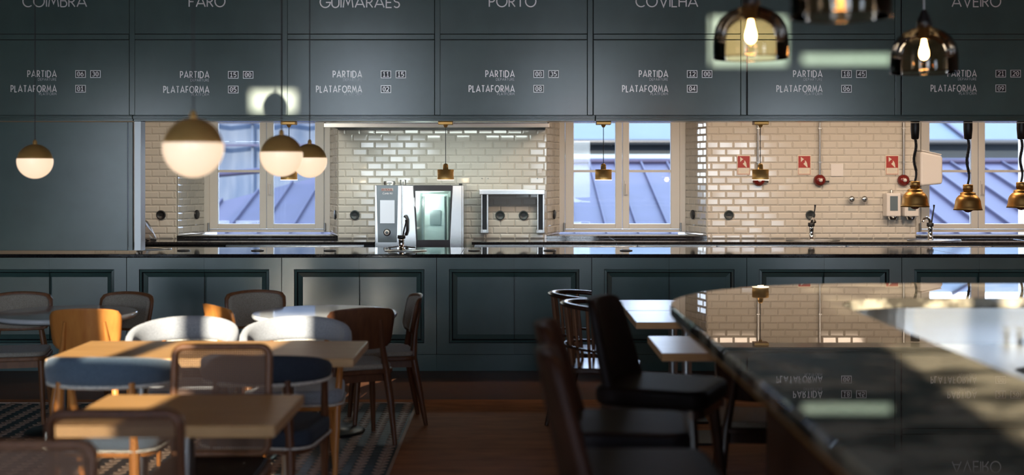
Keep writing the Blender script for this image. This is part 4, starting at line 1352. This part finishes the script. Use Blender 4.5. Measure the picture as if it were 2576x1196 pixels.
def hoop_chair(label, loc, rz):
    t = T('hoop_back_chair', label, 'chair', loc, rz, 'hoop-backed wooden chairs')
    wd = M['darkwood']
    P('seat', MB().prism(rrect(-.21, .21, -.20, .22, .08), .42, .450), wd, t, bevel=.006)
    def hoop(z, th, w, a):
        pts = []
        for i in range(25):
            u = -1 + 2 * i / 24
            pts.append((.235 * math.sin(u * R(a)), -.245 * math.cos(u * R(a)) + .02, z - .018 * u * u))
        return MB().tube(pts, th, 8, flat=(w, .8))
    P('crest_rail', hoop(.80, .018, 1.5, 88), wd, t)
    P('lower_rail', hoop(.565, .010, 1.4, 80), wd, t)
    for k in range(7):
        u = -1 + 2 * k / 6; a = u * R(66)
        p = (.235 * math.sin(a), -.245 * math.cos(a) + .02, .80 - .012 * u * u)
        q = (.210 * math.sin(a), -.205 * math.cos(a) + .02, .44)
        P('spindle', MB().tube([q, p], .009, 6), M['walnut_m'], t)
    for s in (-1, 1):
        P('leg', leg_mb((s * .17, .17, .43), (s * .20, .21, 0), .020, .013, 6), wd, t)
        P('leg', leg_mb((s * .17, -.16, .43), (s * .20, -.24, 0), .020, .013, 6), wd, t)
    return t
hoop_chair('farther hoop-backed dark chair with a pale-edged top rail, left of the joined oak tables', (.475, 8.02, 0), dirz(1, -.12))
hoop_chair('nearer hoop-backed dark chair with a pale-edged top rail, left of the joined oak tables', (.53, 7.42, 0), dirz(1, -.12))

# ------------------------------------------------------------------ bar
BZ = 1.075
def bar_outline(x0, x1, y0, y1, r, n=14):
    return rrect(x0, x1, y0, y1, r, n)
OUT = (.58, 3.6, .75, 5.60); INN = (1.21, 2.97, 1.4, 4.96)
bt = T('bar', 'large ring-shaped bar with a polished dark marble top and rounded end', 'bar', (0, 0, 0))
def ring_slab(o, ro, i, ri, z0, z1, nseg=16):
    po = rrect(*o, ro, nseg); pi_ = rrect(*i, ri, nseg)
    n = len(po); m = MB()
    vs = [(x, y, z1) for x, y in po] + [(x, y, z1) for x, y in pi_] + [(x, y, z0) for x, y in po] + [(x, y, z0) for x, y in pi_]
    fs = []
    for k in range(n):
        l = (k + 1) % n
        fs += [(k, l, n + l, n + k), (2 * n + l, 2 * n + k, 3 * n + k, 3 * n + l), (2 * n + k, 2 * n + l, l, k), (3 * n + l, 3 * n + k, n + k, n + l)]
    m.add(vs, fs)
    return m
P('bar_top', ring_slab(OUT, 1.0, INN, .36, BZ - .040, BZ), M['marble'], bt, bevel=.004)
P('edge_trim', ring_slab((.596, 3.584, .766, 5.584), .985, (.62, 3.56, .79, 5.56), .96, BZ - .062, BZ - .0405), M['bronze'], bt)
P('inner_edge_trim', ring_slab((1.19, 2.99, 1.38, 4.98), .38, INN, .36, BZ - .058, BZ - .0405), M['steel'], bt)
P('bar_front', ring_slab((.93, 3.25, 1.1, 5.25), .66, (.96, 3.22, 1.13, 5.22), .63, .10, BZ - .062, 16), M['darkwood'], bt)
P('plinth', ring_slab((1.0, 3.18, 1.16, 5.18), .60, (1.03, 3.15, 1.19, 5.15), .57, 0, .10, 12), M['metal_black'], bt)
P('foot_rail', MB().tube([(x, y, .22) for x, y in rrect(.82, 3.36, 1.0, 5.36, .76, 12)], .016, 8, True), M['bronze'], bt)
P('inner_lining', ring_slab((1.185, 2.995, 1.37, 4.985), .38, (1.20, 2.98, 1.39, 4.97), .37, .10, BZ - .058, 16), M['steel'], bt)
ir = T('inner_worktop', 'stainless worktop inside the ring of the bar', 'worktop', (0, 0, 0))
P('worktop', ring_slab((1.202, 2.978, 1.392, 4.968), .365, (1.70, 2.50, 1.9, 4.40), .12, .860, .892, 16), M['steel_d'], ir)
P('fridge_front', ring_slab((1.70, 2.50, 1.9, 4.40), .12, (1.72, 2.48, 1.92, 4.38), .11, .05, .858, 12), M['steel'], ir)
for i, (x, y) in enumerate(((1.98, 4.85), (2.03, 4.85))):
    tag(P('tap_knob', MB().lathe([(.010, 0), (.010, .03), (.016, .035), (.016, .05), (.008, .058)], 14), M['chrome'], loc=(x, y, .892)),
        ['left chrome tap knob inside the bar', 'right chrome tap knob inside the bar'][i], 'knob', 'tap knobs in the bar')

def bar_stool(label, loc, rz, lm='leather'):
    t = T('bar_stool', label, 'stool', loc, rz, 'leather bar stools')
    lt = M[lm]; wd = M['darkwood']
    P('seat', MB().prism(rrect(-.21, .21, -.20, .22, .07), .715, .785), M['leather'], t, bevel=.022, seg=3)
    P('seat_frame', MB().prism(rrect(-.195, .195, -.185, .205, .06), .685, .716), wd, t)
    bk = curved_panel(MB(), .34, .165, .72, 1.09, .032, -.235, lean=.07, corner=.045, taper=-.36, nu=16, nv=10)
    P('backrest', bk, lt, t)
    for sx in (-1, 1):
        for sy in (-1, 1):
            P('leg', leg_mb((sx * .16, sy * .15 + .01, .70), (sx * .23, sy * .22 + .01, 0), .024, .014, 6), wd, t)
    P('foot_ring', MB().tube([(-.205, -.19, .26), (.205, -.19, .26), (.205, .21, .26), (-.205, .21, .26)], .010, 6, True), M['bronze'], t)
    return t
bar_stool('black leather bar stool pushed in farthest along the bar', back_at(.33, 4.84, 1, -.42, .24), dirz(1, -.42))
bar_stool('dark brown leather bar stool second along the bar, pulled out', back_at(.10, 4.02, 1, -.12, .24), dirz(1, -.12), 'leather_b')
bar_stool('brown leather bar stool nearest the camera at the bottom centre', back_at(.09, 3.40, 1, .0, .24), dirz(1, .0), 'leather_b')
shell_chair('dark wooden chair half hidden under the bar end, one seat corner lit', 'darkwood', 'tweed', (1.12, 5.80, 0), dirz(.1, 1))

# ------------------------------------------------------------------ outside
struct('ground', MB().box(-60, 60, -60, -2.6, -3.2, -3.0).box(-60, 60, 14.2, 120, -3.2, -3.0), M['paving'])
# zinc roof behind the kitchen: rises away from the windows, standing seams
rf = T('zinc_roof', 'lilac grey standing-seam zinc roof outside the kitchen windows', 'roof')
SL = .245
def rz_(y):
    return .9 + SL * (y - 32) + .05
def lift(y):
    return rz_(y)
def ridge(x):
    return 35.6 if x > -4 else max(31.2, 35.6 - (-4 - x) * 1.25)
base = MB()
for k in range(-21, 23):
    x = k * .72
    a, b = x, x + .72
    ya, yb_ = ridge(a), ridge(b)
    base.add([(a, 20, lift(20)), (b, 20, lift(20)), (b, yb_, lift(yb_)), (a, ya, lift(ya)), (a, 20, -3), (b, 20, -3), (b, yb_, -3), (a, ya, -3)],
             [(0, 1, 2, 3), (0, 4, 5, 1), (2, 6, 7, 3)])
    sm = MB()
    sm.add([(a - .03, 20, lift(20)), (a + .03, 20, lift(20)), (a + .03, ya, lift(ya)), (a - .03, ya, lift(ya)),
            (a - .02, 20, lift(20) + .09), (a + .02, 20, lift(20) + .09), (a + .02, ya, lift(ya) + .09), (a - .02, ya, lift(ya) + .09)],
           [(4, 5, 6, 7), (0, 1, 5, 4), (1, 2, 6, 5), (2, 3, 7, 6), (3, 0, 4, 7)])
    P('standing_seam', sm, M['zinc'], rf)
P('sheet', base, M['zinc'], rf)
for xs in ((-15.2, -4), (-4, 16)):
    pts = [(x, ridge(x), lift(ridge(x)) + .06) for x in xs]
    P('ridge_cap', MB().tube(pts, .08, 6), M['zinc'], rf)
# building with a dark clad wall and a pale sloping roof
b2 = T('neighbour_building', 'building with a dark blue wall and a pale metal roof behind the zinc roof', 'building', (0, 44, 0))
P('wall', MB().box(-2.5, 22, 0, 8, -3, 2.72), M['zinc_dk'], b2)
P('window_band', MB().box(1.0, 9.5, -.12, .0, 1.1, 2.2), M['panelgrey'], b2)
P('roof_sheet', MB().add([(-2.9, -.6, 2.70), (22.4, -.6, 2.70), (22.4, 9, 5.6), (-2.9, 9, 5.6), (-2.9, -.6, 2.60), (22.4, -.6, 2.60), (22.4, 9, 5.5), (-2.9, 9, 5.5)],
                         [(0, 1, 2, 3), (4, 7, 6, 5), (0, 4, 5, 1), (3, 2, 6, 7), (0, 3, 7, 4), (1, 5, 6, 2)]), M['zinc_l'], b2)
for k in range(9):
    x = -2 + k * 2.9
    P('roof_seam', MB().add([(x, -.6, 2.7), (x + .12, -.6, 2.7), (x + .12, 9, 5.6), (x, 9, 5.6), (x, -.6, 2.82), (x + .12, -.6, 2.82), (x + .12, 9, 5.72), (x, 9, 5.72)],
                            [(4, 5, 6, 7), (0, 1, 5, 4), (1, 2, 6, 5), (3, 0, 4, 7)]), M['zinc'], b2)
P('gutter', MB().tube([(-2.9, -.66, 2.62), (22.4, -.66, 2.62)], .10, 8), M['metal_black'], b2)
b3 = T('sheeted_building', 'tall building wrapped in pale blue scaffold sheeting outside the left window', 'building', (-11, 48, 0))
sh_ = MB(); n = 40
vs = []; fs = []
for j in range(2):
    for i in range(n + 1):
        x = -9 + 17 * i / n
        vs.append((x, -.25 * math.sin(i * 1.9) * random.uniform(.3, 1), -3 + j * 14))
for i in range(n):
    fs.append((i, i + 1, n + 2 + i, n + 1 + i))
sh_.add(vs, fs, True)
P('sheeting', sh_, M['net'], b3)
P('structure_wall', MB().box(-9, 8, .3, 8, -3, 11), M['facade'], b3)
for k in range(6):
    P('scaffold_pole', MB().lathe([(.05, -3), (.05, 11)], 8, (-8 + k * 3.1, -.45, 0)), M['net'], b3)
for z in (2.55, 3.4):
    P('scaffold_deck', MB().box(-9, 8, -.7, -.35, z, z + .08), M['zinc'], b3)
